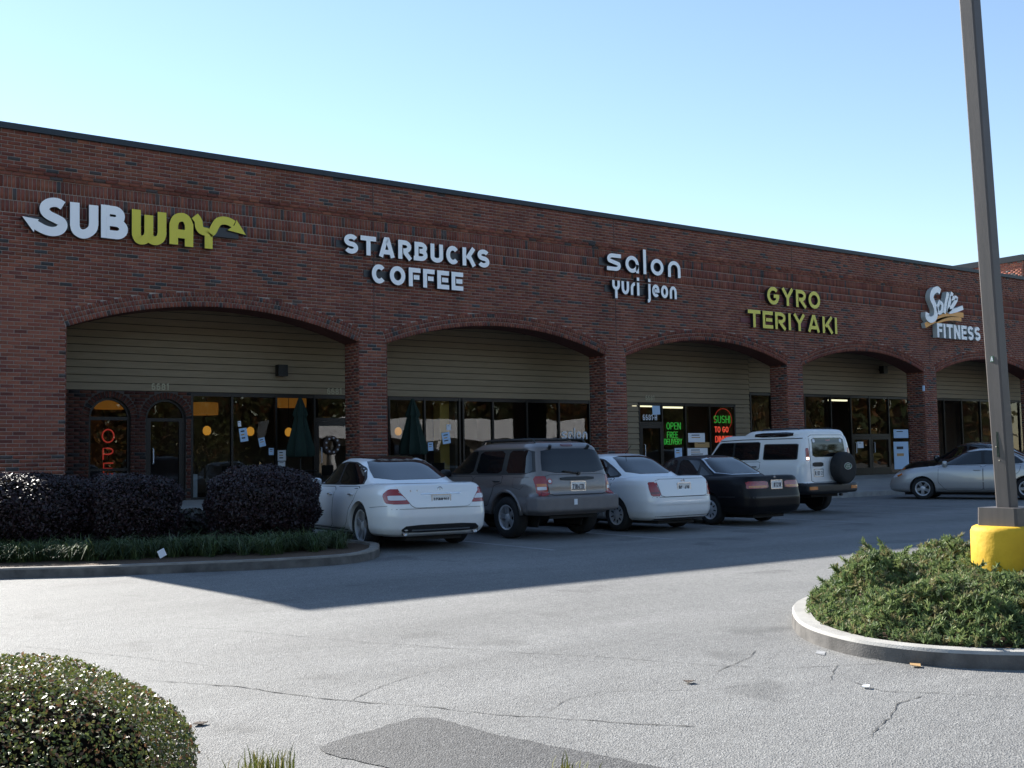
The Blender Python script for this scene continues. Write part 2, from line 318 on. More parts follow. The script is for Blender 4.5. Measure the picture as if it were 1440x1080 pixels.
# ------------------------------------------------------------ stroke lettering
def arc(cx, cy, rx, ry, a0, a1, n=12): return [(cx+rx*math.cos(R(a0+(a1-a0)*i/n)), cy+ry*math.sin(R(a0+(a1-a0)*i/n))) for i in range(n+1)]
def glyph(ch, t):
    """centre lines of a letter of height 1 with stroke t -> (strokes, width); a stroke that ends where it starts is closed"""
    a, b = t/2, 1-t/2; w = .62; l, r = a, w-a; m = .5; S = []
    def ell(cx, cy, rx, ry): return arc(cx, cy, rx, ry, 0, 360, 28)
    rx = (w-t)/2; c = w/2
    if ch == 'S': S = [arc(c, (b+m)/2, rx, (b-m)/2, 25, 270, 16)+arc(c, (a+m)/2, rx, (m-a)/2, 90, -155, 16)[1:]]
    elif ch == 'T': S = [[(0, b), (w, b)], [(c, b-a), (c, 0)]]
    elif ch == 'A': w = .74; S = [[(a*1.05, 0), (w/2-t*.16, 1-a*.62), (w/2+t*.16, 1-a*.62), (w-a*1.05, 0)], [(w*.26, .27), (w*.74, .27)]]
    elif ch == 'R': S = [[(l, 0), (l, b), (c, b)]+arc(c, (b+.45)/2, rx, (b-.45)/2, 90, -90, 12)[1:]+[(l+a, .45)], [(c, .45-a*.6), (w-a*.6, 0)]]
    elif ch == 'B': S = [[(l, a), (l, b), (c, b)]+arc(c, (b+.52)/2, rx*.92, (b-.52)/2, 90, -90, 12)[1:]+[(l+a, .52)], [(c, .52)]+arc(c, (a+.52)/2, rx, (.52-a)/2, 90, -90, 12)[1:]+[(l-a, a)]]
    elif ch == 'P': S = [[(l, 0), (l, b), (c, b)]+arc(c, (b+.45)/2, rx, (b-.45)/2, 90, -90, 12)[1:]+[(l+a, .45)]]
    elif ch == 'D': S = [[(l, a), (l, b), (c-.05, b)]+arc(c-.05, m, rx+.05, m-a, 90, -90, 16)[1:]+[(l-a, a)]]
    elif ch == 'U': S = [[(l, 1), (l, .30)]+arc(c, .30, rx, .30-a, 180, 360, 14)[1:]+[(r, 1)]]
    elif ch == 'C': w = .66; c = w/2; rx = (w-t)/2; S = [arc(c, m, rx, m-a, 42, 318, 26)]
    elif ch == 'G': w = .70; c = w/2; rx = (w-t)/2; S = [arc(c, m, rx, m-a, 42, 322, 26)+[(w-a, m-.02)], [(w-t*.2, m-.02), (c+.02, m-.02)]]
    elif ch in 'O0': w = .72 if ch == 'O' else .58; S = [ell(w/2, m, (w-t)/2, m-a)]
    elif ch == 'K': S = [[(l, 0), (l, 1)], [(l+a, .40), (w-a*.6, 1)], [(l+a+.10, .52), (w-a*.5, 0)]]
    elif ch == 'F': w = .54; S = [[(l, 0), (l, b), (w, b)], [(l+a, .50), (w-.05, .50)]]
    elif ch == 'E': w = .56; S = [[(w, a), (l, a), (l, b), (w, b)], [(l+a, .5), (w-.04, .5)]]
    elif ch == 'L': w = .52; S = [[(l, 1), (l, a), (w, a)]]
    elif ch == 'Y': w = .68; S = [[(a*.8, 1), (w/2, .46), (w-a*.8, 1)], [(w/2, .46), (w/2, 0)]]
    elif ch == 'V': w = .68; S = [[(a*.8, 1), (w/2, a*.8), (w-a*.8, 1)]]
    elif ch == 'I': w = t; S = [[(a, 0), (a, 1)]]
    elif ch == 'N': w = .66; r = w-a; S = [[(l, 0), (l, 1)], [(r, 0), (r, 1)], [(l+a*.1, 1-a*.35), (r-a*.1, a*.35)]]
    elif ch == 'W': w = .95; S = [[(a*.8, 1), (w*.27, a*.6), (w/2, 1-a), (w*.73, a*.6), (w-a*.8, 1)]]
    elif ch == 'H': S = [[(l, 0), (l, 1)], [(r, 0), (r, 1)], [(l+a, m), (r-a, m)]]
    elif ch == 'J': w = .5; S = [[(w-a, 1), (w-a, .28)]+arc(w/2, .28, (w-t)/2, .28-a, 0, -170, 12)[1:]]
    elif ch == '1': w = .34; S = [[(.04, .78), (w-a, 1-a*.5), (w-a, 0)]]
    elif ch == '2': S = [arc(c, .70, rx, .30-a, 160, -30, 12)+[(l, a), (w, a)]]
    elif ch == '3': S = [arc(c, (b+m)/2, rx, (b-m)/2, 150, -90, 12)+arc(c, (a+m)/2, rx, (m-a)/2, 90, -150, 12)[1:]]
    elif ch == '4': S = [[(r-.06, 0), (r-.06, 1), (l, .30), (w, .30)]]
    elif ch == '6': S = [arc(c, .32, rx, .32-a, 180, 540, 22)+[(l, .6)]+arc(c, .62, rx, .38-a, 180, 50, 8)]
    elif ch == '7': S = [[(0, b), (r, b), (c-.08, 0)]]
    elif ch == '8': S = [ell(c, (b+m)/2+.01, rx*.9, (b-m)/2-.01), ell(c, (a+m)/2, rx, (m-a)/2)]
    elif ch == '9': S = [arc(c, .68, rx, .32-a, 0, 360, 22)+[(r, .4)]+arc(c, .38, rx, .38-a, 0, -130, 8)]
    elif ch == '-': w = .3; S = [[(0, .45), (w, .45)]]
    # rounded lower case, x-height .68 (ascenders reach 1)
    elif ch in 'aonsuryije' or ch == 'l':
        h = .68; w = .60; c = w/2; l, r = a, w-a; rx = (w-t)/2; ry = (h-t)/2; cy = h/2
        if ch == 'o': S = [ell(c, cy, rx, ry)]
        elif ch == 'a': S = [[(r, 0), (r, cy)]+arc(c, cy, rx, ry, 0, 360, 26)[1:]]
        elif ch == 'e': S = [[(l+.02, cy), (r, cy)]+arc(c, cy, rx, ry, 0, 315, 24)[1:]]
        elif ch == 'n': S = [[(l, 0), (l, cy)]+arc(c, cy, rx, ry, 180, 0, 14)[1:]+[(r, 0)]]
        elif ch == 'u': S = [[(l, h), (l, cy)]+arc(c, cy, rx, ry, 180, 360, 14)[1:]+[(r, h)]]
        elif ch == 'l': w = t; S = [[(a, 0), (a, 1)]]
        elif ch == 'i': w = t; S = [[(a, 0), (a, h)], [(a, h+.10), (a, h+.10+t)]]
        elif ch == 'j': w = t+.16; S = [[(w-a, h), (w-a, -.12)]+arc(w-a-.16, -.12, .16, .12, 0, -90, 6)[1:], [(w-a, h+.10), (w-a, h+.10+t)]]
        elif ch == 'r': w = .36; S = [[(l, 0), (l, cy)]+arc(l+.26, cy, .26, ry, 180, 90, 8)[1:]]
        elif ch == 'y': S = [[(l, h), (l, .46)]+arc(c, .46, rx, .20, 180, 360, 14)[1:]+[(r, h)], [(c, .26), (c, -.25)]]
        elif ch == 's': S = [[(w, h-a), (c-.02, h-a)]+arc(c-.06, (h-a+h/2)/2, rx*.72, (h/2-a)/2, 90, 215, 8)+arc(c+.06, (a+h/2)/2, rx*.72, (h/2-a)/2, 35, -90, 8)+[(0, a)]]
    return S, w
def ribbon(P, t, y0, y1):
    """extruded stroke with mitred joints in the XZ plane -> V, faces(front), faces(side)"""
    P = [np.array(p, float) for p in P]
    Q = [P[0]]
    for p in P[1:]:
        if np.linalg.norm(p-Q[-1]) > 1e-5: Q.append(p)
    P = Q; closed = np.linalg.norm(P[0]-P[-1]) < 1e-4 and len(P) > 3
    if closed: P = P[:-1]
    n = len(P); Lf, Rt = [], []
    for i in range(n):
        if closed: e1, e2 = P[i]-P[i-1], P[(i+1) % n]-P[i]
        else: e1 = P[i]-P[i-1] if i else P[1]-P[0]; e2 = P[i+1]-P[i] if i < n-1 else P[-1]-P[-2]
        e1 = e1/np.linalg.norm(e1); e2 = e2/np.linalg.norm(e2)
        n1, n2 = np.array([-e1[1], e1[0]]), np.array([-e2[1], e2[0]]); mm = n1+n2; d = (mm@mm)/2
        mm = mm/max(d, .35)
        Lf.append(P[i]+mm*t/2); Rt.append(P[i]-mm*t/2)
    V = [(p[0], y0, p[1]) for p in Lf]+[(p[0], y0, p[1]) for p in Rt]+[(p[0], y1, p[1]) for p in Lf]+[(p[0], y1, p[1]) for p in Rt]
    ff, fs = [], []
    for i in range(n if closed else n-1):
        j = (i+1) % n
        ff.append((i, n+i, n+j, j)); fs += [(2*n+i, i, j, 2*n+j), (n+i, 3*n+i, 3*n+j, n+j), (2*n+i, 2*n+j, 3*n+j, 3*n+i)]
    if not closed: fs += [(0, 2*n, 3*n, n), (n-1, 2*n-1, 4*n-1, 3*n-1)]
    return V, ff, fs
def letter_mesh(strokes, t, sx, sz, depth, mb, ox=0., oz=0.):
    for k, s in enumerate(strokes):
        # scale the centre line first so the stroke keeps its weight
        P = [(ox+p[0]*sx, oz+p[1]*sz) for p in s]
        V, ff, fs = ribbon(P, t*sz, -depth-.0015*k, 0)
        mb.add(V, ff, 0); mb.add(V, fs, 1)
def word_mesh(txt, h, t, width):
    G = [glyph(c, t) if c != ' ' else ([], .35) for c in txt]; gap = .16
    tot = sum(g[1] for g in G)+gap*(len(G)-1); sx = width/tot; x = 0; Vs, Fs, n = [], [], 0
    for S, w in G:
        for s in S:
            V, ff, fs = ribbon([(x+p[0]*sx, p[1]*h) for p in s], t*h, 0, .05)
            Vs += V; Fs += [[n+i for i in f] for f in ff]; n += len(V)
        x += (w+gap)*sx
    return Vs, Fs
# ------------------------------------------------------------ ground, kerb, sidewalk
def strip_sheet(name, x0, x1, prof, m, nx=1):
    V, F = [], []
    for (y, z) in prof:
        for i in range(nx+1): V.append((x0+(x1-x0)*i/nx, y, z))
    for j in range(len(prof)-1):
        for i in range(nx):
            a = j*(nx+1)+i; F.append((a, a+1, a+nx+2, a+nx+1))
    mb = MB(); mb.add(V, F); return mb.build(name, m)
terr = noisy('dry_turf', (.07, .075, .03), (.12, .11, .05), .3, .95, .3, 4.)
tag(strip_sheet('ground', -2500, 2500, [(-2500, -.30), (-106, -.12), (61, -.12), (2500, -.30)], terr), kind='structure')
tag(strip_sheet('parking_lot', -120, 260, [(y, z) for y, z in GP if y > -400], M['asphalt']), kind='structure')
XL = 3.36                                   # left end of the building
XR = 62.0
SWZ0, SWZ1 = .39, .73                       # sidewalk: at the kerb, at the shop fronts
SP = 2.3                                    # shop-front plane
def sw(y): return SWZ0+(y+3.0)/(SP+3.0)*(SWZ1-SWZ0)
_sw = bpy.data.objects.new('sidewalk', None)
side = strip_sheet('sidewalk', 8.4, XR, [(-2.85, SWZ0), (0, sw(0)), (SP+.3, sw(SP+.3))], M['walk'])
tag(side, kind='structure')
bpy.data.objects.remove(_sw)
kb = MB(); x = 8.4
while x < XR:
    w = min(3.0, XR-x); kb.box(x+.006, x+w-.006, -3.0, -2.852, .1, SWZ0+.004); x += w
tag(kb.build('kerb', M['concrete']), kind='structure')
# bed between the sidewalk and the end pier
# ------------------------------------------------------------ facade
PW = .793
PX = [6.18, 13.16, 21.25, 29.23, 36.96, 44.95, 53.0]      # left edges of the openings' piers; first entry is the right edge of the end wall
ZS, ZT, DEP = 4.57, 8.77, .74
ARCH = []                                    # (x0, x1) of each opening
ARCH.append((PX[0], PX[1]))
for i in range(1, 6): ARCH.append((PX[i]+PW, PX[i+1]))
CR = at_y(682, 457.2, 0)[2]                  # crown height
RISE = CR-ZS
RING = .33
def arcgeo(a):
    x0, x1 = a; h = (x1-x0)/2; r = (h*h+RISE*RISE)/(2*RISE)
    return (x0+x1)/2, CR-r, r
bld = thing('brick_shopping_arcade', 'long two storey high red brick shopping arcade with five arched bays and dark roof edge', 'building', (XL, 0, .3))
BLOC = np.array([XL, 0, .3])
WALLBASE = .25
# mortar wall: one outline with the arched openings cut from below
out = [(XL, WALLBASE), (XL, ZT-.13), (XR, ZT-.13), (XR, WALLBASE)]
for a in reversed(ARCH):
    cx, cz, r = arcgeo(a); n = 28
    a1 = math.asin((a[1]-cx)/r)
    out.append((a[1], WALLBASE))
    for k in range(n+1):
        t = a1-2*a1*k/n; out.append((cx+r*math.sin(t), cz+r*math.cos(t)))
    out.append((a[0], WALLBASE))
tris = tessellate_polygon([[Vector((p[0], p[1], 0)) for p in out]])
mb = MB(); n = len(out)
MY = .012                                    # mortar face sits behind the brick faces
V = [(p[0], MY, p[1]) for p in out]+[(p[0], DEP, p[1]) for p in out]
F = [t for t in tris]+[tuple(n+i for i in t[::-1]) for t in tris]+[(i, (i+1) % n, n+(i+1) % n, n+i) for i in range(n)]
mb.add(V, F)
wall = mb.build('facade_wall', M['mortar'], bld)
bm_ = bmesh.new(); bm_.from_mesh(wall.data); bmesh.ops.recalc_face_normals(bm_, faces=bm_.faces); bm_.to_mesh(wall.data); bm_.free()

PAL = np.array([(.185,.060,.042),(.200,.068,.045),(.168,.054,.040),(.210,.076,.050),(.150,.050,.040),(.188,.068,.050),(.220,.082,.052)])
DARK = np.array([(.070,.058,.058),(.060,.054,.056),(.085,.058,.052),(.062,.060,.064)])
def bcol():
    if random.random() < .08: c = DARK[random.randrange(4)]
    else: c = PAL[random.randrange(7)]
    k = random.uniform(.8, 1.2); return tuple(float(q*k) for q in c)
CH, BL, JT = .0813, .254, .015
bricks = []                                  # (x0,x1,y0,y1,z0,z1,colour,open side) axis aligned
def ring_half(a, z):
    cx, cz, r = arcgeo(a); ro = r+RING
    if z >= cz+ro: return 0
    return math.sqrt(max(0, ro*ro-(z-cz)**2))
Z_COP = ZT-.13
ZB10 = Z_COP-10*CH                           # under the plain courses
ZCB = ZB10-2*CH                              # under the two corbelled courses
ZSO = ZCB-3*(BL+.004)                        # under the three soldier rows
def course(z0, z1, x0, x1, off, proud=0.0):
    zm = z0+CH*.6
    iv = [(x0, x1)]
    for i, a in enumerate(ARCH):
        if z0 < ZS-.001: lo, hi = a
        else:
            h = ring_half(a, zm)
            if h <= 0: continue
            cx = (a[0]+a[1])/2; lo, hi = cx-h-.004, cx+h+.004
            # keep the ring's own ends
            tn = math.tan(math.asin((a[1]-cx)/arcgeo(a)[2])); e = max(0, z0+CH*.7-ZS)*tn+.006
            lo = max(lo, a[0]-e); hi = min(hi, a[1]+e)
        new = []
        for p, q in iv:
            if hi <= p or lo >= q: new.append((p, q)); continue
            if lo > p: new.append((p, lo))
            if hi < q: new.append((hi, q))
        iv = new
    for p, q in iv:
        k = math.floor((p-off)/BL)
        while True:
            s = off+k*BL; e = s+BL; k += 1
            if s >= q: break
            s2, e2 = max(s, p), min(e, q)
            if e2-s2 < .03: continue
            l_ = s2+(JT/2 if s2 == s else 0); r_ = e2-(JT/2 if e2 == e else 0)
            dy = random.uniform(-.0015, .0015)-proud
            bricks.append((l_, r_, dy, .02, z0+JT/2, z1-JT/2, bcol(), '-y'))
z = ZSO; i = 0
while z-CH > .35:
    course(z-CH, z, XL+.002, XR, (i % 2)*BL/2+.07+(0 if z > ZS else .0)); z -= CH; i += 1
for k in range(10): course(Z_COP-(k+1)*CH, Z_COP-k*CH, XL, XR, (k % 2)*BL/2+.03)
for k in range(2): course(ZB10-(k+1)*CH, ZB10-k*CH, XL, XR, (k % 2)*BL/2+.11, proud=.034-.016*k)
for k in range(3):
    z1 = ZCB-k*(BL+.004); x = XL+.02*k
    while x < XR:
        dy = random.uniform(-.0015, .0015)
        bricks.append((x+JT/2, x+CH-JT/2, dy, .02, z1-BL+JT/2, z1-JT/2, bcol(), '-y')); x += CH
# returns of the piers (left sides of the openings' right piers and the right side of each pier)
for a in ARCH:
    for xx, s in ((a[1], -1), (a[0], 1)):
        z = ZS; i = 0
        while z-CH > .35:
            off = (i % 2)*BL/2
            y = -off+.0
            while y < DEP-.02:
                s2, e2 = max(y, 0.0)+JT/2, min(y+BL, DEP)-JT/2
                if e2-s2 > .03:
                    d = .012+random.uniform(-.0012, .0012)
                    if s < 0: bricks.append((xx-d, xx+.01, s2, e2, z-CH+JT/2, z-JT/2, bcol(), '-x'))
                    else: bricks.append((xx-.01, xx+d, s2, e2, z-CH+JT/2, z-JT/2, bcol(), '+x'))
                y += BL
            z -= CH; i += 1
def brick_VF(b):
    x0, x1, y0, y1, z0, z1, c, side = b
    V = [(x0,y0,z0),(x1,y0,z0),(x1,y1,z0),(x0,y1,z0),(x0,y0,z1),(x1,y0,z1),(x1,y1,z1),(x0,y1,z1)]
    F = {'-z':(0,3,2,1),'+z':(4,5,6,7),'-y':(0,1,5,4),'+x':(1,2,6,5),'+y':(2,3,7,6),'-x':(3,0,4,7)}
    back = {'-y': '+y', '-x': '+x', '+x': '-x'}[side]
    return V, [f for k, f in F.items() if k != back]
# the largest-looking bricks: the end pier, one object each; the rest joined
near, rest = [], []
for b in bricks:
    big = b[7] == '-y' and b[1] < PX[0]+.01 and b[0] > 4.55 and 1.9 < b[4] < 5.75 and (b[1]-b[0]) > .2
    (near if big else rest).append(b)
near.sort(key=lambda b: abs(b[4]-3.6)); rest += near[290:]; near = near[:290]
def brick_stuff(name, bl, parent):
    Vs, Fs, Cs = [], [], []
    n = 0
    for b in bl:
        V, F = brick_VF(b); Vs += V; Fs += [[n+i for i in f] for f in F]; n += 8; Cs += [b[6]]*8
    return fast_mesh(name, np.array(Vs), np.array(Fs), M['brick'], parent, np.array(Cs))
o = brick_stuff('brick_courses', rest, wall); o['kind'] = 'stuff'
tones = {}
for b in near:
    key = (round(b[1]-b[0], 3), random.randrange(14))
    if key not in tones:
        bb = (0, b[1]-b[0], 0, .02, 0, CH-JT, b[6], '-y'); V, F = brick_VF(bb)
        me = bpy.data.meshes.new('brick'); me.from_pydata(V, [], F)
        at = me.color_attributes.new('col', 'FLOAT_COLOR', 'POINT'); at.data.foreach_set('color', np.tile(np.array(b[6]+(1,)), (8, 1)).ravel())
        me.materials.append(M['brick']); tones[key] = me
    o = link('brick', tones[key], wall); o.location = np.array((b[0], b[2], b[4]))-BLOC
# arch rings: three rowlock rings of header bricks
for a in ARCH:
    cx, cz, r = arcgeo(a); Vs, Fs, Cs = [], [], []; n = 0
    for k in range(3):
        ra = r+k*RING/3; rb = ra+RING/3; a1 = math.asin(min(1, ((a[1]-cx))/r)); L_ = 2*a1*ra; cnt = int(L_/CH)
        st = 2*a1/cnt
        for j in range(cnt):
            t0 = -a1+j*st+.0105/ra; t1 = -a1+(j+1)*st-.0105/ra
            y0 = -.010+random.uniform(-.002, .002)
            q = [(cx+rr*math.sin(t), cz+rr*math.cos(t)) for rr, t in ((ra+(JT/2 if k else -.004), t0), (ra+(JT/2 if k else -.004), t1), (rb-JT/2, t1), (rb-JT/2, t0))]
            V = [(p[0], y0, p[1]) for p in q]+[(p[0], .02, p[1]) for p in q]
            c = bcol(); Vs += V; Cs += [c]*8
            Fs += [[n+i for i in f] for f in ((0,1,2,3),(0,4,5,1),(1,5,6,2),(2,6,7,3),(3,7,4,0))]; n += 8
    o = fast_mesh('arch_ring', np.array(Vs), np.array(Fs), M['brick'], wall, np.array(Cs)); o['kind'] = 'stuff'
    # soffit of the arch: brick faced
    ms = MB(); nn = 40
    a1 = math.asin((a[1]-cx)/r)
    P = [(cx+(r-.006)*math.sin(-a1+2*a1*i/nn), cz+(r-.006)*math.cos(-a1+2*a1*i/nn)) for i in range(nn+1)]
    V = [(p[0], .0, p[1]) for p in P]+[(p[0], DEP, p[1]) for p in P]
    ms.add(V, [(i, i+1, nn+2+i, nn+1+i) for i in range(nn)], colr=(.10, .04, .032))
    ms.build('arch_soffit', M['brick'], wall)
# coping and control joints
mb = MB(); x = XL-.05
while x < XR:
    w = min(3.05, XR-x); mb.box(x+.001, x+w-.001, -.06, .45, ZT-.13, ZT); x += w
mb.build('roof_coping', M['coping'], bld)
for i in range(1, 6):
    xc = PX[i]+PW*.55
    MB().box(xc-.008, xc+.008, -.004, .018, ZS+.35, ZSO+.0).box(xc-.008, xc+.008, -.004, .018, ZSO, ZCB).box(xc-.008, xc+.008, -.004, .018, ZB10, Z_COP).build('control_joint', M['crack'], bld)
# left end wall, roof, back
mb = MB()
mb.box(XL, XL+.4, DEP, 22, WALLBASE, ZT-.3).box(XL+.4, XR, 9.2, 9.5, WALLBASE, ZT-.3).box(XL+.4, XR, DEP, 22, ZT-.9, ZT-.75)
mb.build('end_wall', M['mortar'], bld)
# walkway ceiling and the header above the shop fronts (plain backing behind the boards)
ZC = CR+.42
MB().box(XL+.4, XR, DEP+.001, SP+.2, ZC, ZC+.1).build('walkway_ceiling', M['ceil'], bld)

# ------------------------------------------------------------ shop fronts, placed on the plane y = SP
def fx(px, py=600): return at_y(px, py, SP)[0]
def fz(px, py): return at_y(px, py, SP)[2]
Z12 = float(np.mean([fz(91.7, 547.3), fz(485.5, 556.7), fz(545, 558.3), fz(827.3, 563.3)]))
Z45 = float(np.mean([fz(1128.3, 553.9), fz(1275, 558.2), fz(1315, 560.5)]))
Z3 = fz(966, 567.5)
X3L, X3R = fx(898), fx(1034)
XT = fx(1053, 552)                           # tenant line between the grey board bay and the glass front
X12 = fx(842)
# lap boards, one object each
sid = MB().box(XL+.4, XR, SP+.03, SP+.16, Z45+.06, ZC).build('siding_wall', M['trim'], bld)  # dark backing shows in the board gaps as painted shadow lines
BH = .178
def boards(x0, x1, zlo, zhi):
    z = zlo
    while z < zhi-.02:
        z1 = min(z+BH, zhi)
        mb = MB(); V = []
        for xx in (x0, x1): V += [(xx, SP-.026, z+.016), (xx, SP-.006, z1), (xx, SP+.03, z1), (xx, SP+.03, z+.016)]
        mb.add(V, [(0, 4, 5, 1), (3, 7, 4, 0), (1, 5, 6, 2), (0, 1, 2, 3), (7, 6, 5, 4)])
        mb.build('siding_board', M['siding'], sid); z += BH
XD = fx(268, 560)
XSPL = [XL+.4, PX[1]+PW*.5+1.0, X12, XT, fx(1296), XR]
boards(XL+.4, PX[1]+1.2, Z12, ZC); boards(PX[1]+1.203, X12, Z12, ZC)
boards(X12+.003, XT-.003, Z3, ZC)
boards(X12+.003, X3L, sw(SP)+.01, Z3-.003); boards(X3R, XT-.003, sw(SP)+.01, Z3-.003)
boards(XT, fx(1300), Z45, ZC); boards(fx(1300)+.003, XR, Z45, ZC)
MB().box(XL+.4, XD, SP+.03, SP+.16, Z12-.01, Z45+.058).box(XD, X12, SP+.03, SP+.16, Z12-.01, Z45+.058).box(X12, XT, SP+.03, SP+.16, Z3, Z45+.058).build('header', M['trim'], bld)

def glazing(name, xs, z0, z1, transom=None, door=None, parent=bld, kick=.0, fr=.055):
    """aluminium shop-front: posts at xs, panes between; door = index of a bay that is a door leaf"""
    g = MB().box(xs[0]-fr, xs[-1]+fr, SP-.02, SP+.06, z1-.09, z1-.002).box(xs[0]-fr, xs[-1]+fr, SP-.02, SP+.06, z0, z0+.06).build(name, M['trim'], parent)
    for x in xs:
        MB().box(x-fr/2, x+fr/2, SP-.032, SP+.07, z0+.002, z1-.004).build('mullion', M['trim'], g)
    for i in range(len(xs)-1):
        a, b = xs[i]+fr/2, xs[i+1]-fr/2
        cuts = [z0+.06, z1-.09]
        if transom and (transom[1] is None or i in transom[1]):
            MB().box(a-.002, b+.002, SP-.024, SP+.065, transom[0]-.045, transom[0]+.045).build('transom_bar', M['trim'], g)
            cuts = [z0+.06, transom[0]-.045, transom[0]+.045, z1-.09]
        if door and i in door:
            top = transom[0]-.05 if transom else z1-.1
            MB().box(a+.004, a+.09, SP-.036, SP+.02, z0+.02, top).box(b-.09, b-.004, SP-.036, SP+.02, z0+.02, top).box(a+.09, b-.09, SP-.036, SP+.02, z0+.021, z0+.28).box(a+.09, b-.09, SP-.036, SP+.02, top-.12, top-.001).build('door_frame', M['trim'], g)
            MB().tube([(a+.14, SP-.04, z0+.85), (a+.14, SP-.09, z0+.86), (a+.14, SP-.09, z0+1.25), (a+.14, SP-.04, z0+1.26)], .012, 6).build('door_handle', M['paper'], g)
        for k in range(0, len(cuts), 2):
            if k == 0 and kick:
                MB().box(a, b, SP-.01, SP+.04, z0+.06, z0+.06+kick).build('kick_panel', M['trim'], g)
                cuts[0] += kick
            MB().add([(a, SP+.02, cuts[k]), (b, SP+.02, cuts[k]), (b, SP+.02, cuts[k+1]), (a, SP+.02, cuts[k+1])], [(0, 1, 2, 3)])
            p = MB(); p.add([(a, SP+.02, cuts[k]), (b, SP+.02, cuts[k]), (b, SP+.02, cuts[k+1]), (a, SP+.02, cuts[k+1])], [(0, 1, 2, 3)])
            p.build('pane', M['glass'], g)
    return g
S0 = sw(SP)
zt1 = fz(465, 590)
glazing('coffee_shop_front', [XD+.03, fx(326), fx(388), fx(442), fx(487)+.45], S0, Z12, transom=(zt1, [3]), door=[3])
glazing('coffee_shop_front', [fx(547)-1.0, fx(547), fx(597), fx(646)], S0, Z12)
glazing('salon_front', [fx(648)+.08, fx(693), fx(741), fx(786), fx(829), X12-.1], S0, Z12, transom=(fz(670, 660), [0]))
glazing('restaurant_front', [X3L+.03, fx(931), fx(964), fx(998), X3R-.03], S0, Z3, transom=(fz(915, 595), [0]), door=[0])
glazing('fitness_front', [XT+.05, fx(1085), fx(1132), fx(1169), fx(1197), fx(1223), fx(1250), fx(1281), fx(1300)-.05], S0, Z45, transom=(fz(1200, 612), [4, 5]), door=[4, 5])
glazing('fitness_front', [fx(1300)+.1, fx(1328), fx(1353), fx(1379), fx(1406), fx(1434), fx(1460)], S0, Z45)
# brick shop wall in the first bay, two arched openings
A1 = (fx(124, 600), fx(183, 600)); A2 = (fx(204, 600), fx(261, 600))
ZA = fz(153, 559); ZB_ = fz(232, 561)
def arched(x0, x1, ztop): return (x0, x1, ztop-(x1-x0)/2*.95, (x1-x0)/2)
poly = [(XL+.4, S0-.1), (XL+.4, Z12), (XD, Z12), (XD, S0-.1)]
for (x0, x1, zt) in ((A2[0], A2[1], ZB_), (A1[0], A1[1], ZA)):
    xm, rr = (x0+x1)/2, (x1-x0)/2
    poly.append((x1, S0-.1))
    for k in range(17):
        t = math.pi*k/16; poly.append((xm+rr*math.cos(t), zt-rr+rr*math.sin(t)))
    poly.append((x0, S0-.1))
tr = tessellate_polygon([[Vector((p[0], p[1], 0)) for p in poly]])
mb = MB(); n = len(poly)
mb.add([(p[0], SP-.04, p[1]) for p in poly]+[(p[0], SP+.16, p[1]) for p in poly], list(tr)+[(i, (i+1) % n, n+(i+1) % n, n+i) for i in range(n)])
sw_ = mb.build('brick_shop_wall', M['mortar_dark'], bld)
bm_ = bmesh.new(); bm_.from_mesh(sw_.data); bmesh.ops.recalc_face_normals(bm_, faces=bm_.faces); bm_.to_mesh(sw_.data); bm_.free()
bl = []
z = Z12; i = 0
while z-CH > S0:
    x = XL+.4-(i % 2)*BL/2
    while x < XD:
        seg = [(max(x, XL+.4)+JT/2, min(x+BL, XD)-JT/2)]
        for (x0, x1, zt) in ((A1[0], A1[1], ZA), (A2[0], A2[1], ZB_)):
            rr = (x1-x0)/2; xm = (x0+x1)/2; zc = zt-rr; hh = z-CH
            ro = rr+.16
            if hh < zc: h = rr
            elif hh < zc+ro: h = math.sqrt(ro*ro-(hh-zc)**2)
            else: h = 0
            ns = []
            for p, q in seg:
                if h == 0 or xm+h < p or xm-h > q: ns.append((p, q)); continue
                if xm-h > p: ns.append((p, xm-h))
                if xm+h < q: ns.append((xm+h, q))
            seg = ns
        for p, q in seg:
            if q-p > .03:
                c = bcol(); bl.append((p, q, SP-.052, SP-.03, z-CH+JT/2, z-JT/2, tuple(v*.45 for v in c), '-y'))  # dark brick, deepened further by walkway shade put into its colour
        x += BL
    z -= CH; i += 1
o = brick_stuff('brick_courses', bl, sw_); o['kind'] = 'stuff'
for (x0, x1, zt) in ((A1[0], A1[1], ZA), (A2[0], A2[1], ZB_)):
    rr = (x1-x0)/2; xm = (x0+x1)/2; zc = zt-rr; Vs, Fs, Cs = [], [], []; n = 0
    cnt = int(math.pi*(rr+.08)/CH)
    for j in range(cnt):
        t0 = math.pi*j/cnt+.02; t1 = math.pi*(j+1)/cnt-.02
        q = [(xm+r_*math.cos(t), zc+r_*math.sin(t)) for r_, t in ((rr+.004, t0), (rr+.004, t1), (rr+.15, t1), (rr+.15, t0))]
        Vs += [(p[0], SP-.058, p[1]) for p in q]+[(p[0], SP-.02, p[1]) for p in q]; c = tuple(v*.45 for v in bcol()); Cs += [c]*8  # ring bricks take the same painted shade as the wall
        Fs += [[n+i for i in f] for f in ((3,2,1,0),(0,4,5,1),(1,5,6,2),(2,6,7,3),(3,7,4,0))]; n += 8
    o = fast_mesh('arch_ring', np.array(Vs), np.array(Fs), M['brick'], sw_, np.array(Cs)); o['kind'] = 'stuff'
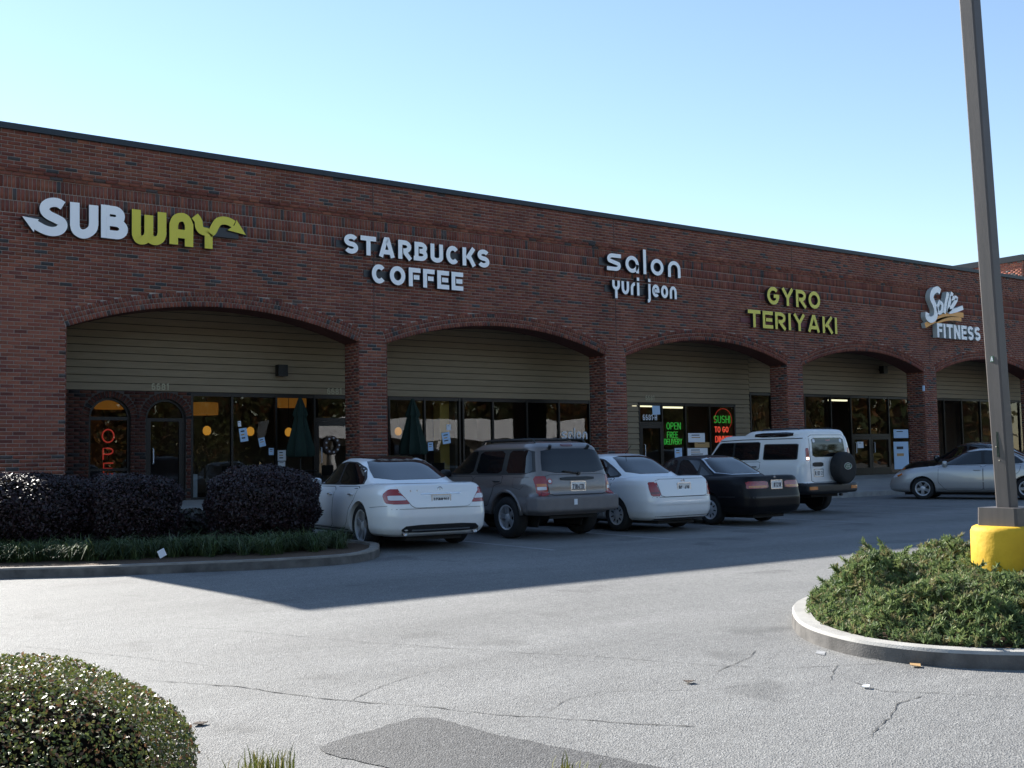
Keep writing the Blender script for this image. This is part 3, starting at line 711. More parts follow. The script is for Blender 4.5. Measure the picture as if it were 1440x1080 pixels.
def arch_window(x0, x1, zt, name, door):
    rr = (x1-x0)/2; xm = (x0+x1)/2; zc = zt-rr
    g = MB(); n = 16
    P = [(x1, S0)]+[(xm+rr*math.cos(math.pi*k/n), zc+rr*math.sin(math.pi*k/n)) for k in range(n+1)]+[(x0, S0)]
    f = .06
    Q = [(x1-f, S0)]+[(xm+(rr-f)*math.cos(math.pi*k/n), zc+(rr-f)*math.sin(math.pi*k/n)) for k in range(n+1)]+[(x0+f, S0)]
    m = len(P)
    V = [(p[0], SP+.03, p[1]) for p in P]+[(p[0], SP+.03, p[1]) for p in Q]+[(p[0], SP+.10, p[1]) for p in Q]
    g.add(V, [(i, m+i, m+i+1, i+1) for i in range(m-1)]+[(m+i, 2*m+i, 2*m+i+1, m+i+1) for i in range(m-1)])
    g.box(x0+f, x1-f, SP+.034, SP+.09, zc-.05, zc+.03)
    if door: g.box(x0+f, x0+f+.09, SP+.036, SP+.09, S0, zc-.05).box(x1-f-.09, x1-f, SP+.036, SP+.09, S0, zc-.05)
    else: g.box(x0+f, x1-f, SP+.036, SP+.09, S0+.75, S0+.81)
    o = g.build(name, M['trim'], sw_)
    p = MB(); V = [(q[0], SP+.07, q[1]) for q in Q]; p.add(V, [tuple(range(len(V)))]); p.build('pane', M['glass'], o)
    if door: MB().tube([(x0+.2, SP+.03, S0+.9), (x0+.2, SP-.02, S0+.92), (x0+.2, SP-.02, S0+1.25), (x0+.2, SP+.03, S0+1.27)], .013, 6).build('door_handle', M['paper'], o)
    return o
arch_window(A1[0], A1[1], ZA, 'arched_window', False)
arch_window(A2[0], A2[1], ZB_, 'arched_door', True)
# interiors: floor, back wall, ceiling and party walls
MB().box(XL+.4, XR, SP+.17, 9.2, S0-.08, S0).build('shop_floor', M['interior_floor'], bld)
MB().box(XL+.4, XR, SP+.17, 9.2, Z45+.3, Z45+.4).build('shop_ceiling', M['interior'], bld)
MB().box(XL+.4, XR, 9.05, 9.19, S0, Z45+.3).build('back_wall', M['interior'], bld)
for xx in (XD-.1, fx(646)+.02, X12, XT-.02, fx(1300)):
    MB().box(xx-.06, xx+.06, SP+.17, 9.05, S0, Z45+.3).build('party_wall', M['interior'], bld)
MB().box(fx(628), fx(641), SP+.35, SP+.7, S0, Z12).build('interior_column', M['mustard'], bld)
# gooseneck/wall fixtures on the boards
def fixture(px, py, lab):
    p = at_y(px, py, SP-.02)
    t = thing('wall_speaker', lab, 'speaker', tuple(p))
    MB().box(p[0]-.13, p[0]+.13, SP-.30, SP-.10, p[2]-.16, p[2]+.13).build('housing', M['black_metal'], t)
    MB().box(p[0]-.04, p[0]+.04, SP-.10, SP-.013, p[2]-.04, p[2]+.04).build('bracket', M['black_metal'], t)
fixture(392, 521, 'black wall speaker on tan boards under the leftmost arch')
fixture(1237, 520, 'small dark fixture on tan boards under the fourth arch')
# taller block behind the right end
TB = at_y(1437, 358, 5.0)
blk = thing('tall_brick_block', 'taller brick building block rising behind the right end of the roof', 'building', (TB[0], 5.0, .2))
MB().box(TB[0], TB[0]+40, 5.0, 45, .2, TB[2]-.3).build('wall', M['mortar'], blk)
bl = []
z = TB[2]-.3; i = 0
while z > ZT-1.2:
    y = 5.0-(i % 2)*BL/2
    while y < 24:
        s2, e2 = max(y, 5.0)+JT/2, y+BL-JT/2
        c = bcol(); bl.append((TB[0]-.012+random.uniform(-.001, .001), TB[0]+.01, s2, e2, z-CH+JT/2, z-JT/2, tuple(v*1.5 for v in c), '-x')); y += BL  # left side's brick colour lightened to stand for sunlight on it
    x = TB[0]
    while x < TB[0]+14:
        c = bcol(); bl.append((x+JT/2, x+BL-JT/2, 5.0-.012, 5.01, z-CH+JT/2, z-JT/2, c, '-y')); x += BL
    z -= CH; i += 1
o = brick_stuff('brick_courses', bl, blk); o['kind'] = 'stuff'
MB().box(TB[0]-.08, TB[0]+40.05, 4.92, 45.05, TB[2]-.3, TB[2]).build('roof_coping', M['coping'], blk)
# ------------------------------------------------------------ cars
def pcurve(pts, x):
    xs = [p[0] for p in pts]; zs = [p[1] for p in pts]
    # smooth (cosine-free) monotone cubic
    xs = np.array(xs, float); zs = np.array(zs, float); d = np.diff(zs)/np.diff(xs)
    m = np.zeros(len(xs)); m[0] = d[0]; m[-1] = d[-1]
    for i in range(1, len(xs)-1): m[i] = 0 if d[i-1]*d[i] <= 0 else 2*d[i-1]*d[i]/(d[i-1]+d[i])
    x = np.clip(x, xs[0], xs[-1]); i = np.clip(np.searchsorted(xs, x)-1, 0, len(xs)-2)
    h = xs[i+1]-xs[i]; t = (x-xs[i])/h
    return (2*t**3-3*t**2+1)*zs[i]+(t**3-2*t**2+t)*h*m[i]+(-2*t**3+3*t**2)*zs[i+1]+(t**3-t**2)*h*m[i+1]
def se_ring(xr, xf, hw, nr, nf, cnt=88, ny=None):
    t = np.arange(cnt)*2*np.pi/cnt; c, s = np.cos(t), np.sin(t); n = np.where(c > 0, nf, nr)
    xc, a = (xr+xf)/2, (xf-xr)/2
    return np.stack([xc+a*np.sign(c)*np.abs(c)**(2/n), hw*np.sign(s)*np.abs(s)**(2/n)], 1)
def loft(mb, rings):
    n = len(rings[0]); V = np.concatenate(rings); F = []
    for i in range(len(rings)-1):
        for k in range(n): F.append((i*n+k, i*n+(k+1) % n, (i+1)*n+(k+1) % n, (i+1)*n+k))
    F.append(tuple(range(n-1, -1, -1))); F.append(tuple((len(rings)-1)*n+k for k in range(n)))
    mb.add(V, F)
def body_mesh(name, S, mats):
    mb = MB()
    rings = []
    for t, xr, xf, hw in S['low']:
        q = se_ring(xr, xf, hw, S.get('nr', 6), S.get('nf', 4.5))
        z = S['zb']+t*(pcurve(S['deck'], q[:, 0])-S['zb'])
        rings.append(np.column_stack([q, z]))
    loft(mb, rings)
    rings = []
    for z, xr, xf, hw in S['gh']:
        q = se_ring(xr, xf, hw, S.get('gr', 5), S.get('gf', 4))
        rings.append(np.column_stack([q, np.full(len(q), z)]))
    loft(mb, rings)
    for ex in S.get('extra', []):
        rr = []
        for z, xr, xf, hw in ex['r']:
            q = se_ring(xr, xf, hw, ex.get('n', 8), ex.get('n', 8)); rr.append(np.column_stack([q, np.full(len(q), z)]))
        loft(mb, rr)
    tmp = mb.build(name+'_tmp', mats[0])
    m = tmp.modifiers.new('r', 'REMESH'); m.mode = 'VOXEL'; m.voxel_size = S.get('vox', .021)
    m = tmp.modifiers.new('s', 'SMOOTH'); m.factor = .5; m.iterations = S.get('smooth', 6)
    ct = MB(); Ra = S['arch']
    for wx in (0, S['wb']):
        for sgn in (1, -1):
            V = []; n = 48; y0, y1 = sgn*(S['track']-.19), sgn*(S['track']+.5)
            for yy in (y0, y1):
                for k in range(n):
                    a = 2*math.pi*k/n; V.append((wx+Ra*math.cos(a), yy, S['wr']+S.get('archz', .0)+Ra*math.sin(a)))
            F = [(k, (k+1) % n, n+(k+1) % n, n+k) for k in range(n)]+[tuple(range(n-1, -1, -1)), tuple(range(n, 2*n))]
            if sgn < 0: F = [f[::-1] for f in F]
            F = [f[::-1] for f in F]
            ct.add(V, F)
    cut = ct.build(name+'_cut', mats[0])
    bm_ = bmesh.new(); bm_.from_mesh(cut.data); bmesh.ops.recalc_face_normals(bm_, faces=bm_.faces); bm_.to_mesh(cut.data); bm_.free()
    m = tmp.modifiers.new('b', 'BOOLEAN'); m.operation = 'DIFFERENCE'; m.object = cut; m.solver = 'EXACT'
    dg = bpy.context.evaluated_depsgraph_get(); ev = tmp.evaluated_get(dg)
    me = bpy.data.meshes.new_from_object(ev); me.name = 'car_body'
    bpy.data.objects.remove(tmp); bpy.data.objects.remove(cut)
    me.materials.clear()
    for q in mats: me.materials.append(q)
    me.shade_smooth(); me.set_sharp_from_angle(angle=R(40))
    return me
def chaikin(P, it=2, r=.22):
    P = [np.array(p, float) for p in P]
    for _ in range(it):
        Q = []
        for i in range(len(P)):
            a, b = P[i], P[(i+1) % len(P)]; Q += [a+(b-a)*r, b-(b-a)*r]
        P = Q
    return [tuple(p) for p in P]
def inside(P, q):
    c = False; j = len(P)-1
    for i in range(len(P)):
        if (P[i][1] > q[1]) != (P[j][1] > q[1]) and q[0] < (P[j][0]-P[i][0])*(q[1]-P[i][1])/(P[j][1]-P[i][1])+P[i][0]: c = not c
        j = i
    return c
def grow(P, d):
    n = len(P); A = sum(P[i][0]*P[(i+1) % n][1]-P[(i+1) % n][0]*P[i][1] for i in range(n)); s = 1 if A > 0 else -1
    Q = []
    for i in range(n):
        a, b, c = np.array(P[i-1]), np.array(P[i]), np.array(P[(i+1) % n])
        e1, e2 = b-a, c-b; e1 = e1/(np.linalg.norm(e1)+1e-9); e2 = e2/(np.linalg.norm(e2)+1e-9)
        n1 = np.array([e1[1], -e1[0]])*s; n2 = np.array([e2[1], -e2[0]])*s
        m = n1+n2; m = m/max(.5, (m@m)/2)
        Q.append(tuple(b+m*d))
    return Q
class Car:
    def __init__(s, name, S, label, cat, loc, rz, paint, lower=None):
        s.S = S; s.root = thing(name, label, cat, loc, rz)
        WL[s.root] = None
        mats = [paint]+([lower[0]] if lower else [])
        me = body_mesh(name, S, mats)
        if lower:
            n = len(me.polygons); c = np.zeros(n*3, np.float32); me.polygons.foreach_get('center', c); c = c.reshape(-1, 3)
            idx = np.array([1 if lower[1](*p) else 0 for p in c], np.int32); me.polygons.foreach_set('material_index', idx)
        s.body = link('body', me, s.root); WL[s.body] = None
        s.paint = paint
        V = [v.co for v in me.vertices]; F = [tuple(p.vertices) for p in me.polygons]
        s.bvh = BVHTree.FromPolygons(V, F)
    def hit(s, u, v, ax):
        if ax == 'L': o, d = Vector((u, 3, v)), Vector((0, -1, 0))
        elif ax == 'R': o, d = Vector((u, -3, v)), Vector((0, 1, 0))
        elif ax == 'B': o, d = Vector((-6, u, v)), Vector((1, 0, 0))
        elif ax == 'F': o, d = Vector((9, u, v)), Vector((-1, 0, 0))
        else: o, d = Vector((u, v, 5)), Vector((0, 0, -1))
        loc, nr, i, ds = s.bvh.ray_cast(o, d)
        if loc is None:
            loc, nr, i, ds = s.bvh.find_nearest(o+d*(2.2 if ax in 'LRT' else 5))
        if nr.dot(d) > 0: nr = -nr
        return np.array(loc), np.array(nr)
    def patch(s, name, poly, ax, m, off=.004, parent=None, rnd=2, grid=.045, ratio=.2, mir=False):
        P = chaikin(poly, rnd, ratio) if rnd else list(poly)
        D = []
        for i in range(len(P)):
            a, b = np.array(P[i]), np.array(P[(i+1) % len(P)]); k = max(1, int(np.linalg.norm(b-a)/grid))
            D += [tuple(a+(b-a)*j/k) for j in range(k)]
        nb = len(D)
        xs = [p[0] for p in D]; ys = [p[1] for p in D]; I = []
        B = np.array(D)
        x = min(xs)+grid*.5
        while x < max(xs):
            y = min(ys)+grid*.5
            while y < max(ys):
                if inside(D, (x, y)) and np.min(np.sum((B-np.array((x, y)))**2, 1)) > (grid*.4)**2: I.append((x, y))
                y += grid
            x += grid
        vs, es, fs, *_ = delaunay_2d_cdt([Vector(p) for p in D+I], [], [list(range(nb))], 1, 1e-5)
        T, U = [], []
        for v in vs:
            p, nr = s.hit(v[0], v[1], ax); T.append(p+nr*off); U.append(p-nr*.012)
        mb = MB()
        F = [tuple(f) for f in fs]
        # orient outward
        a, b, c = [T[i] for i in F[0]]; p, nr = s.hit(vs[F[0][0]][0], vs[F[0][0]][1], ax)
        if np.cross(b-a, c-a)@nr < 0: F = [f[::-1] for f in F]
        cnt = {}
        for f in F:
            for i in range(3): e = (f[i], f[(i+1) % 3]); cnt[e] = 1
        bd = [e for e in cnt if (e[1], e[0]) not in cnt]
        n = len(T); used = sorted({i for e in bd for i in e}); mp = {i: n+k for k, i in enumerate(used)}
        mb.add(T+[U[i] for i in used], F+[(e[1], e[0], mp[e[0]], mp[e[1]]) for e in bd])
        o = mb.build(name, m, parent or s.root, smooth=True, local=True, sharp=50)
        return o
    def both(s, *a, **k):
        """the same patch on both sides; returns the left one"""
        r = s.patch(a[0], a[1], 'L', *a[2:], **k); r2 = s.patch(a[0], a[1], 'R', *a[2:], **k); return r, r2
    def panel(s, name, poly, ax, gap=.010, m=None, rnd=1, off=.0035, **k):
        """a body panel with a dark gap round it"""
        o = s.patch(name, poly, ax, m or s.paint, off=off, rnd=rnd, ratio=.07, **k)
        s.patch('panel_gap', grow(chaikin(poly, rnd, .07), gap), ax, M['seam'], off=.0012, rnd=0, parent=o, **k)
        return o
    def box(s, name, c, size, m, parent=None, bev=.0):
        mb = MB(); mb.box(c[0]-size[0]/2, c[0]+size[0]/2, c[1]-size[1]/2, c[1]+size[1]/2, c[2]-size[2]/2, c[2]+size[2]/2)
        return mb.build(name, m, parent or s.root, local=True)
    def tube(s, name, pts, r, m, parent=None, n=8):
        return MB().tube(pts, r, n).build(name, m, parent or s.root, smooth=True, local=True, sharp=60)
    def wheels(s, style):
        S = s.S; me = wheel_meshes(S['wr'], S.get('tw', .22), S.get('rimr', .23), style)
        for wx in (0, S['wb']):
            for sg in (1, -1):
                w = link('wheel', me[0], s.root); w.location = (wx, sg*(S['track']+S.get('tw', .22)/2-.02), S['wr']); w.rotation_euler = (0, random.random()*1.2, 0 if sg > 0 else math.pi)
                link('tyre', me[1], w); link('rim', me[2], w)
        # dark liners and chassis
        for wx in (0, S['wb']):
            for sg in (1, -1):
                mb = MB(); n = 24; Ra = S['arch']-.004; y0, y1 = sg*(S['track']-.188), sg*(s.hit(wx, S['wr']+Ra*.9, 'L')[0][1]-.02)
                V = []
                for yy in (y0, y1):
                    for k in range(n+1):
                        a = -.5+(math.pi+1.0)*k/n; V.append((wx+Ra*math.cos(a), yy, S['wr']+S.get('archz', 0)+Ra*math.sin(a)))
                mb.add(V, [(k, k+1, n+2+k, n+1+k) for k in range(n)]+[tuple(range(n+1))])
                mb.build('wheel_well', M['rubber'], s.root, local=True)
        y = S['track']-.2; x0 = S['low'][0][1]+.12; x1 = S['low'][0][2]-.15
        MB().box(x0, x1, -y, y, S['zb']-.07, S['zb']+.12).build('underbody', M['rubber'], s.root, local=True)
        MB().tube([(0, -S['track'], S['wr']), (0, S['track'], S['wr'])], .05).tube([(S['wb'], -S['track'], S['wr']), (S['wb'], S['track'], S['wr'])], .05).build('axle', M['rubber'], s.root, local=True)
    def plate(s, z, txt, y=0, parent=None, w=.31, h=.155):
        p, nr = s.hit(y, z, 'B'); x = p[0]-.012
        o = MB().box(x, x+.05, y-w/2, y+w/2, z-h/2, z+h/2).build('licence_plate', M['plate'], s.root, local=True)
        MB().box(x-.004, x+.02, y-w/2-.008, y+w/2+.008, z+h/2, z+h/2+.012).box(x-.004, x+.02, y-w/2-.008, y+w/2+.008, z-h/2-.012, z-h/2).box(x-.004, x+.02, y-w/2-.012, y-w/2, z-h/2, z+h/2).box(x-.004, x+.02, y+w/2, y+w/2+.012, z-h/2, z+h/2).build('plate_frame', M['chrome'], o, local=True)
        g = word_mesh(txt, .085, .2, w*.82)
        V, F = g
        V = np.array([(x-.0015-q[1]*.02, y+w*.41-q[0], z-.05+q[2]) for q in V]); mb = MB(); mb.add(V, F); mb.build('plate_number', M['plate_ink'], o, local=True)['kind'] = 'stuff'
        return o
_WM = {}
def wheel_meshes(wr, tw, rr, style):
    key = (wr, tw, rr, style)
    if key in _WM: return _WM[key]
    h = tw/2
    hub = MB(); hub.lathe([(rr*.98, -h*.8), (rr*.95, -.02), (.0, -.02)], 32, axis='y'); 
    hub.lathe([(0, .025), (.045, .022), (.055, .0), (.055, -.02)], 16, axis='y')
    o1 = hub.build('wheel', M['rim_dark'], None, smooth=True, sharp=40, local=True)
    ty = MB(); pr = [(rr, -h*.85), (rr+.02, -h*.98), (wr-.03, -h), (wr-.008, -h*.8), (wr, -h*.55), (wr, h*.55), (wr-.008, h*.8), (wr-.03, h), (rr+.02, h*.98), (rr, h*.85), (rr-.012, h*.55)]
    ty.lathe(pr, 48, axis='y'); o2 = ty.build('tyre', M['rubber'], None, smooth=True, sharp=50, local=True)
    ri = MB(); ri.lathe([(rr, h*.80), (rr+.006, h*.86), (rr-.004, h*.88), (rr-.022, h*.78), (rr-.028, h*.3), (rr-.03, -h*.7)], 48, axis='y')
    if style == 'cap':
        ri.lathe([(rr-.02, h*.72), (rr*.82, h*.80), (rr*.55, h*.66), (.07, h*.72), (.055, h*.80), (0, h*.80)], 40, axis='y')
        for k in range(9):
            a = 2*math.pi*k/9; c = (rr*.66*math.cos(a), h*.715, rr*.66*math.sin(a))
            ri.obox(c, np.array((math.cos(a), 0, math.sin(a)))*rr*.16, (0, .012, 0), np.array((-math.sin(a), 0, math.cos(a)))*rr*.055, mi=1)
    else:
        ns = int(style); dbl = ns == 10
        ri.lathe([(0, h*.72), (.05, h*.70), (.075, h*.60), (.08, h*.3)], 20, axis='y')
        for k in range(5 if dbl else ns):
            for sg in ((-1, 1) if dbl else (0,)):
                a = 2*math.pi*k/(5 if dbl else ns)+sg*.10
                p0 = np.array((.05*math.cos(a), h*.62, .05*math.sin(a))); p1 = np.array(((rr-.02)*math.cos(a), h*.70, (rr-.02)*math.sin(a)))
                d = (p1-p0)/2; tng = np.array((-math.sin(a), 0, math.cos(a)))
                w0, w1 = (.022, .030) if dbl else (.034, .048)
                V = [p0-tng*w0, p0+tng*w0, p1+tng*w1, p1-tng*w1]; dn = np.array((0, -.035, 0))
                ri.add(V+[q+dn for q in V], [(0, 1, 2, 3), (0, 4, 5, 1), (1, 5, 6, 2), (2, 6, 7, 3), (3, 7, 4, 0)])
                ri.add([V[3], V[2], V[1], V[0]], [(0, 1, 2, 3)])
    o3 = ri.build('rim', [M['rim'], M['rim_dark']], None, smooth=True, sharp=35, local=True)
    r_ = (o1.data, o2.data, o3.data)
    for o in (o1, o2, o3): bpy.data.objects.remove(o)
    _WM[key] = r_; return r_

M['seam'] = mat('panel_gap', (.01, .01, .011), .7)
M['rubber'] = noisy('rubber', (.012, .012, .013), (.022, .022, .022), 20., .8, .1, 80.)
M['chrome'] = mat('chrome', (.6, .6, .6), .15, 1.0)
M['rim'] = mat('alloy', (.55, .56, .58), .35, .35)
M['rim_dark'] = mat('wheel_shadow', (.02, .02, .02), .6)
M['cglass'] = mat('tinted_car_glass', (.006, .007, .008), .03, spec=.7)
M['cglass2'] = mat('clear_car_glass', (.018, .022, .024), .03, spec=.7)
M['blacktrim'] = mat('black_trim', (.012, .012, .013), .45)
M['tail'] = mat('red_lens', (.28, .010, .008), .12, spec=.6, coat=.6)
M['tail_dark'] = mat('dark_red_lens', (.12, .012, .010), .15, spec=.6, coat=.6)
M['tail_white'] = mat('clear_lens', (.62, .62, .66), .12, spec=.6, coat=.6)
M['tail_amber'] = mat('amber_lens', (.55, .16, .02), .15, spec=.6, coat=.6)
M['plate'] = mat('plate_white', (.72, .72, .70), .5)
M['plate_ink'] = mat('plate_ink', (.05, .04, .05), .6)
def paint(name, c, rough=.35, metal=0., coat=.9, dirt=.5):
    m = mat(name, c, rough, metal, coat=coat)
    tc = N(m, 'ShaderNodeTexCoord'); n1 = N(m, 'ShaderNodeTexNoise', Scale=2.2, Detail=6., Roughness=.7); L(m, tc.outputs['Object'], n1.inputs['Vector'])
    sx = N(m, 'ShaderNodeSeparateXYZ'); L(m, tc.outputs['Object'], sx.inputs[0])
    dz = N(m, 'ShaderNodeMapRange'); dz.inputs[1].default_value = .25; dz.inputs[2].default_value = .62; dz.inputs[3].default_value = dirt; dz.inputs[4].default_value = .0; L(m, sx.outputs['Z'], dz.inputs[0])
    mu = N(m, 'ShaderNodeMath', operation='MULTIPLY'); L(m, dz.outputs[0], mu.inputs[0]); L(m, n1.outputs['Fac'], mu.inputs[1])
    mx = N(m, 'ShaderNodeMix', data_type='RGBA'); mx.inputs[6].default_value = (*c, 1); mx.inputs[7].default_value = (.09, .08, .07, 1); L(m, mu.outputs[0], mx.inputs[0])
    L(m, mx.outputs[2], bsdf(m).inputs['Base Color'])
    mr = N(m, 'ShaderNodeMapRange'); mr.inputs[3].default_value = rough-.05; mr.inputs[4].default_value = rough+.12; L(m, n1.outputs['Fac'], mr.inputs[0]); L(m, mr.outputs[0], bsdf(m).inputs['Roughness'])
    return m
P_WHITE = paint('white_paint', (.80, .81, .81), .32)
P_WHITE2 = paint('cool_white_paint', (.77, .79, .80), .34)
P_WHITE3 = paint('cream_white_paint', (.75, .76, .76), .38)
P_TAUPE = paint('taupe_metallic', (.17, .15, .14), .32, .45)
P_CLAD = noisy('grey_cladding', (.14, .13, .13), (.17, .16, .16), 6., .6, .1, 60.)
P_DARK = paint('dark_blue_black', (.004, .0035, .005), .35, .0, coat=.08, dirt=.06)
P_SILVER = paint('silver_beige_metallic', (.45, .45, .45), .30, .45)
bsdf(P_DARK).inputs['Specular IOR Level'].default_value = .18
P_BLACK = paint('black_paint', (.008, .008, .009), .25, dirt=.1)
M['blackgloss'] = mat('black_roof_glass', (.008, .007, .008), .06, spec=.6)
M['badge_green'] = mat('badge_green', (.02, .10, .05), .5)
M['badge_red'] = mat('badge_red', (.35, .06, .05), .5)
M['brake_lit'] = mat('lit_lamp', (.6, .05, .05), .3, emit=(1, .75, .6), estr=1.2)
def ellipsoid(c, s, m, name, parent, n=16, k=10):
    mb = MB(); V, F = [], []
    for i in range(k+1):
        th = math.pi*i/k
        for j in range(n):
            ph = 2*math.pi*j/n; e = .7
            f = lambda v: math.copysign(abs(v)**e, v)
            V.append((c[0]+s[0]*f(math.sin(th))*f(math.cos(ph)), c[1]+s[1]*f(math.sin(th))*f(math.sin(ph)), c[2]+s[2]*f(math.cos(th))))
    for i in range(k):
        for j in range(n): F.append((i*n+j, i*n+(j+1) % n, (i+1)*n+(j+1) % n, (i+1)*n+j))
    mb.add(V, F); o = mb.build(name, m, parent, smooth=True, local=True); return o
def mirrors(c, x, z, m, hw=None):
    for sg in (1, -1):
        p, _ = c.hit(x, z, 'L' if sg > 0 else 'R')
        o = ellipsoid((x, p[1]+sg*.12, z+.03), (.07, .11, .075), m, 'side_mirror', c.root)
        MB().tube([(x, p[1]-sg*.03, z), (x, p[1]+sg*.08, z+.01)], .02).build('mirror_arm', M['blacktrim'], o, local=True)
def side_windows(c, trim, panes, m, rnd=1, rt=.12):
    for ax in 'LR':
        t = c.patch('window_trim', trim, ax, M['blacktrim'], off=.003, rnd=rnd, ratio=rt)
        for p in panes: c.patch('side_window', p, ax, m, off=.007, rnd=1, ratio=rt)
def doors(c, polys, handles, m=None, hm=None):
    for ax in 'LR':
        for P, h in zip(polys, handles):
            d = c.panel('door', P, ax, m=m)
            p, nr = c.hit(h[0], h[1], ax); sg = 1 if ax == 'L' else -1
            y = p[1]
            MB().tube([(h[0]-.09, y, h[1]), (h[0]-.07, y+sg*.03, h[1]+.002), (h[0]+.07, y+sg*.03, h[1]+.002), (h[0]+.09, y, h[1])], .013, 6).build('door_handle', hm or c.paint, d, smooth=True, local=True)
def tail_lights(c, rear, side, bands, base):
    for sg in (1, -1):
        P = [(sg*p[0], p[1]) for p in rear]
        t = c.patch('tail_light', P, 'B', base, off=.006, rnd=1, ratio=.15, grid=.03)
        if side: c.patch('lens_side', side, 'L' if sg > 0 else 'R', base, off=.005, rnd=1, ratio=.15, parent=t, grid=.03)
        for Q, m in bands: c.patch('lens', [(sg*p[0], p[1]) for p in Q], 'B', m, off=.010, rnd=1, ratio=.1, parent=t, grid=.03)
def seam(c, pts, ax, w=.007, m=None):
    """a thin line along a polyline"""
    L_, R_ = [], []
    for i, p in enumerate(pts):
        a = np.array(pts[max(0, i-1)]); b = np.array(pts[min(len(pts)-1, i+1)]); d = b-a; d = d/np.linalg.norm(d); n = np.array([-d[1], d[0]])*w/2
        L_.append(tuple(np.array(p)+n)); R_.append(tuple(np.array(p)-n))
    c.patch('panel_line', L_+R_[::-1], ax, m or M['seam'], off=.0018, rnd=0, grid=.06)
def ring_badge(c, y, z, r, m, star=False):
    p, _ = c.hit(y, z, 'B'); x = p[0]-.008
    mb = MB(); pts = [(x, y+r*math.cos(t*math.pi/10), z+r*math.sin(t*math.pi/10)) for t in range(21)]
    mb.tube(pts, r*.13, 6, caps=False)
    if star:
        for a in (90, 210, 330): mb.tube([(x, y, z), (x, y+r*math.cos(R(a)), z+r*math.sin(R(a)))], [r*.16, r*.06], 6)
    else:
        for q in (((-.55, .75), (-.2, -.1), (0, .35), (.2, -.1), (.55, .75)), ((-.7, .5), (-.35, -.85), (0, -.1), (.35, -.85), (.7, .5))):
            mb.tube([(x, y+u*r, z+v*r) for u, v in q], r*.09, 5)
    mb.build('badge', m, c.root, local=True)
def place(px, py, S, wheel, right=False, rz=90.):
    """root (rear axle centre on the ground) of a car from the foot of one wheel and its heading"""
    p = at_g(px, py); off = (S['track']+S.get('tw', .22)/2-.02)*(-1 if right else 1); wx_ = S['wb'] if wheel == 'f' else 0
    c_, s_ = math.cos(R(rz)), math.sin(R(rz))
    X, Y = p[0]-(wx_*c_-off*s_), p[1]-(wx_*s_+off*c_)
    return (X, Y, gz(Y+S['wb']/2*s_))

# ---- white luxury saloon
S1 = dict(wb=3.1, wr=.355, tw=.24, rimr=.255, arch=.395, track=.685, zb=.21, nr=8, nf=4.2,
  low=[(0,-.95,3.8,.80),(.05,-1.05,3.92,.885),(.15,-1.11,3.97,.93),(.4,-1.14,3.97,.938),(.60,-1.125,3.94,.93),(.78,-1.09,3.9,.915),(.90,-1.06,3.82,.885),(.97,-1.03,3.72,.83),(1,-.99,3.62,.76)],
  deck=[(-1.15,.985),(-1.0,1.02),(-.5,1.035),(0,1.01),(.6,.975),(1.8,.955),(2.4,.975),(2.9,.93),(3.5,.80),(3.95,.64)],
  gh=[(.85,-.52,2.78,.85),(.96,-.47,2.62,.835),(1.05,-.27,2.38,.785),(1.18,.05,2.10,.725),(1.30,.34,1.87,.67),(1.38,.55,1.71,.615),(1.43,.75,1.56,.54),(1.46,.93,1.38,.40),(1.47,1.05,1.25,.2)])
c = Car('white_luxury_sedan', S1, 'white luxury sedan with black glass roof parked beside the round purple shrub', 'car', place(516, 771, S1, 'r', rz=84.), R(84.), P_WHITE)
c.wheels('10')
side_windows(c, [(2.5,.985),(2.02,1.19),(1.68,1.335),(1.2,1.385),(.75,1.37),(.38,1.27),(.14,1.11),(.10,1.0)],
  [[(2.38,1.005),(1.98,1.19),(1.66,1.315),(1.22,1.36),(1.20,1.005)], [(1.12,1.005),(1.14,1.36),(.76,1.348),(.42,1.25),(.19,1.10),(.16,1.01)]], M['cglass'])
c.patch('rear_window', [(-.66,1.075),(.66,1.075),(.60,1.25),(.50,1.405),(-.50,1.405),(-.60,1.25)], 'B', M['cglass2'], off=.005, rnd=1, grid=.03)
c.patch('windscreen', [(-.70,1.02),(.70,1.02),(.54,1.40),(-.54,1.40)], 'F', M['cglass2'], off=.005, rnd=1, grid=.03)
c.patch('roof_glass', [(.62,-.50),(1.62,-.50),(1.62,.50),(.62,.50)], 'T', M['blackgloss'], off=.004, rnd=1)
doors(c, [[(1.16,.30),(2.30,.30),(2.52,.55),(2.50,.955),(1.16,.96)], [(.50,.42),(.62,.30),(1.13,.30),(1.13,.96),(.12,.97),(.22,.78),(.42,.62)]], [(1.30,.84),(.35,.85)], hm=M['chrome'])
c.panel('boot_lid', [(-.70,.99),(.70,.99),(.67,.90),(.50,.685),(.44,.655),(-.44,.655),(-.50,.685),(-.67,.90)], 'B', off=.012, gap=.006)
tail_lights(c, [(.82,.86),(.79,.945),(.70,.915),(.50,.715),(.82,.715)], [(-1.07,.715),(-.90,.73),(-.80,.86),(-.90,.945),(-1.06,.945)],
  [([(.82,.775),(.82,.845),(.645,.845),(.575,.775)], M['tail_white'])], M['tail'])
c.patch('chrome_strip', [(-.34,.850),(.34,.850),(.34,.868),(-.34,.868)], 'B', M['chrome'], off=.017, rnd=0)
c.plate(.765, 'W1082W'); ring_badge(c, 0, .925, .042, M['chrome'], True)
g = word_mesh('S550', .028, .2, .14); p, _ = c.hit(.45, .915, 'B'); mb = MB(); mb.add([(p[0]-.016, .52-q[0], .90+q[2]) for q in g[0]], g[1]); mb.build('model_number', M['chrome'], c.root, local=True)
c.patch('bumper_insert', [(-.68,.32),(-.58,.395),(.58,.395),(.68,.32),(.60,.275),(-.60,.275)], 'B', M['blacktrim'], off=.004, rnd=1)
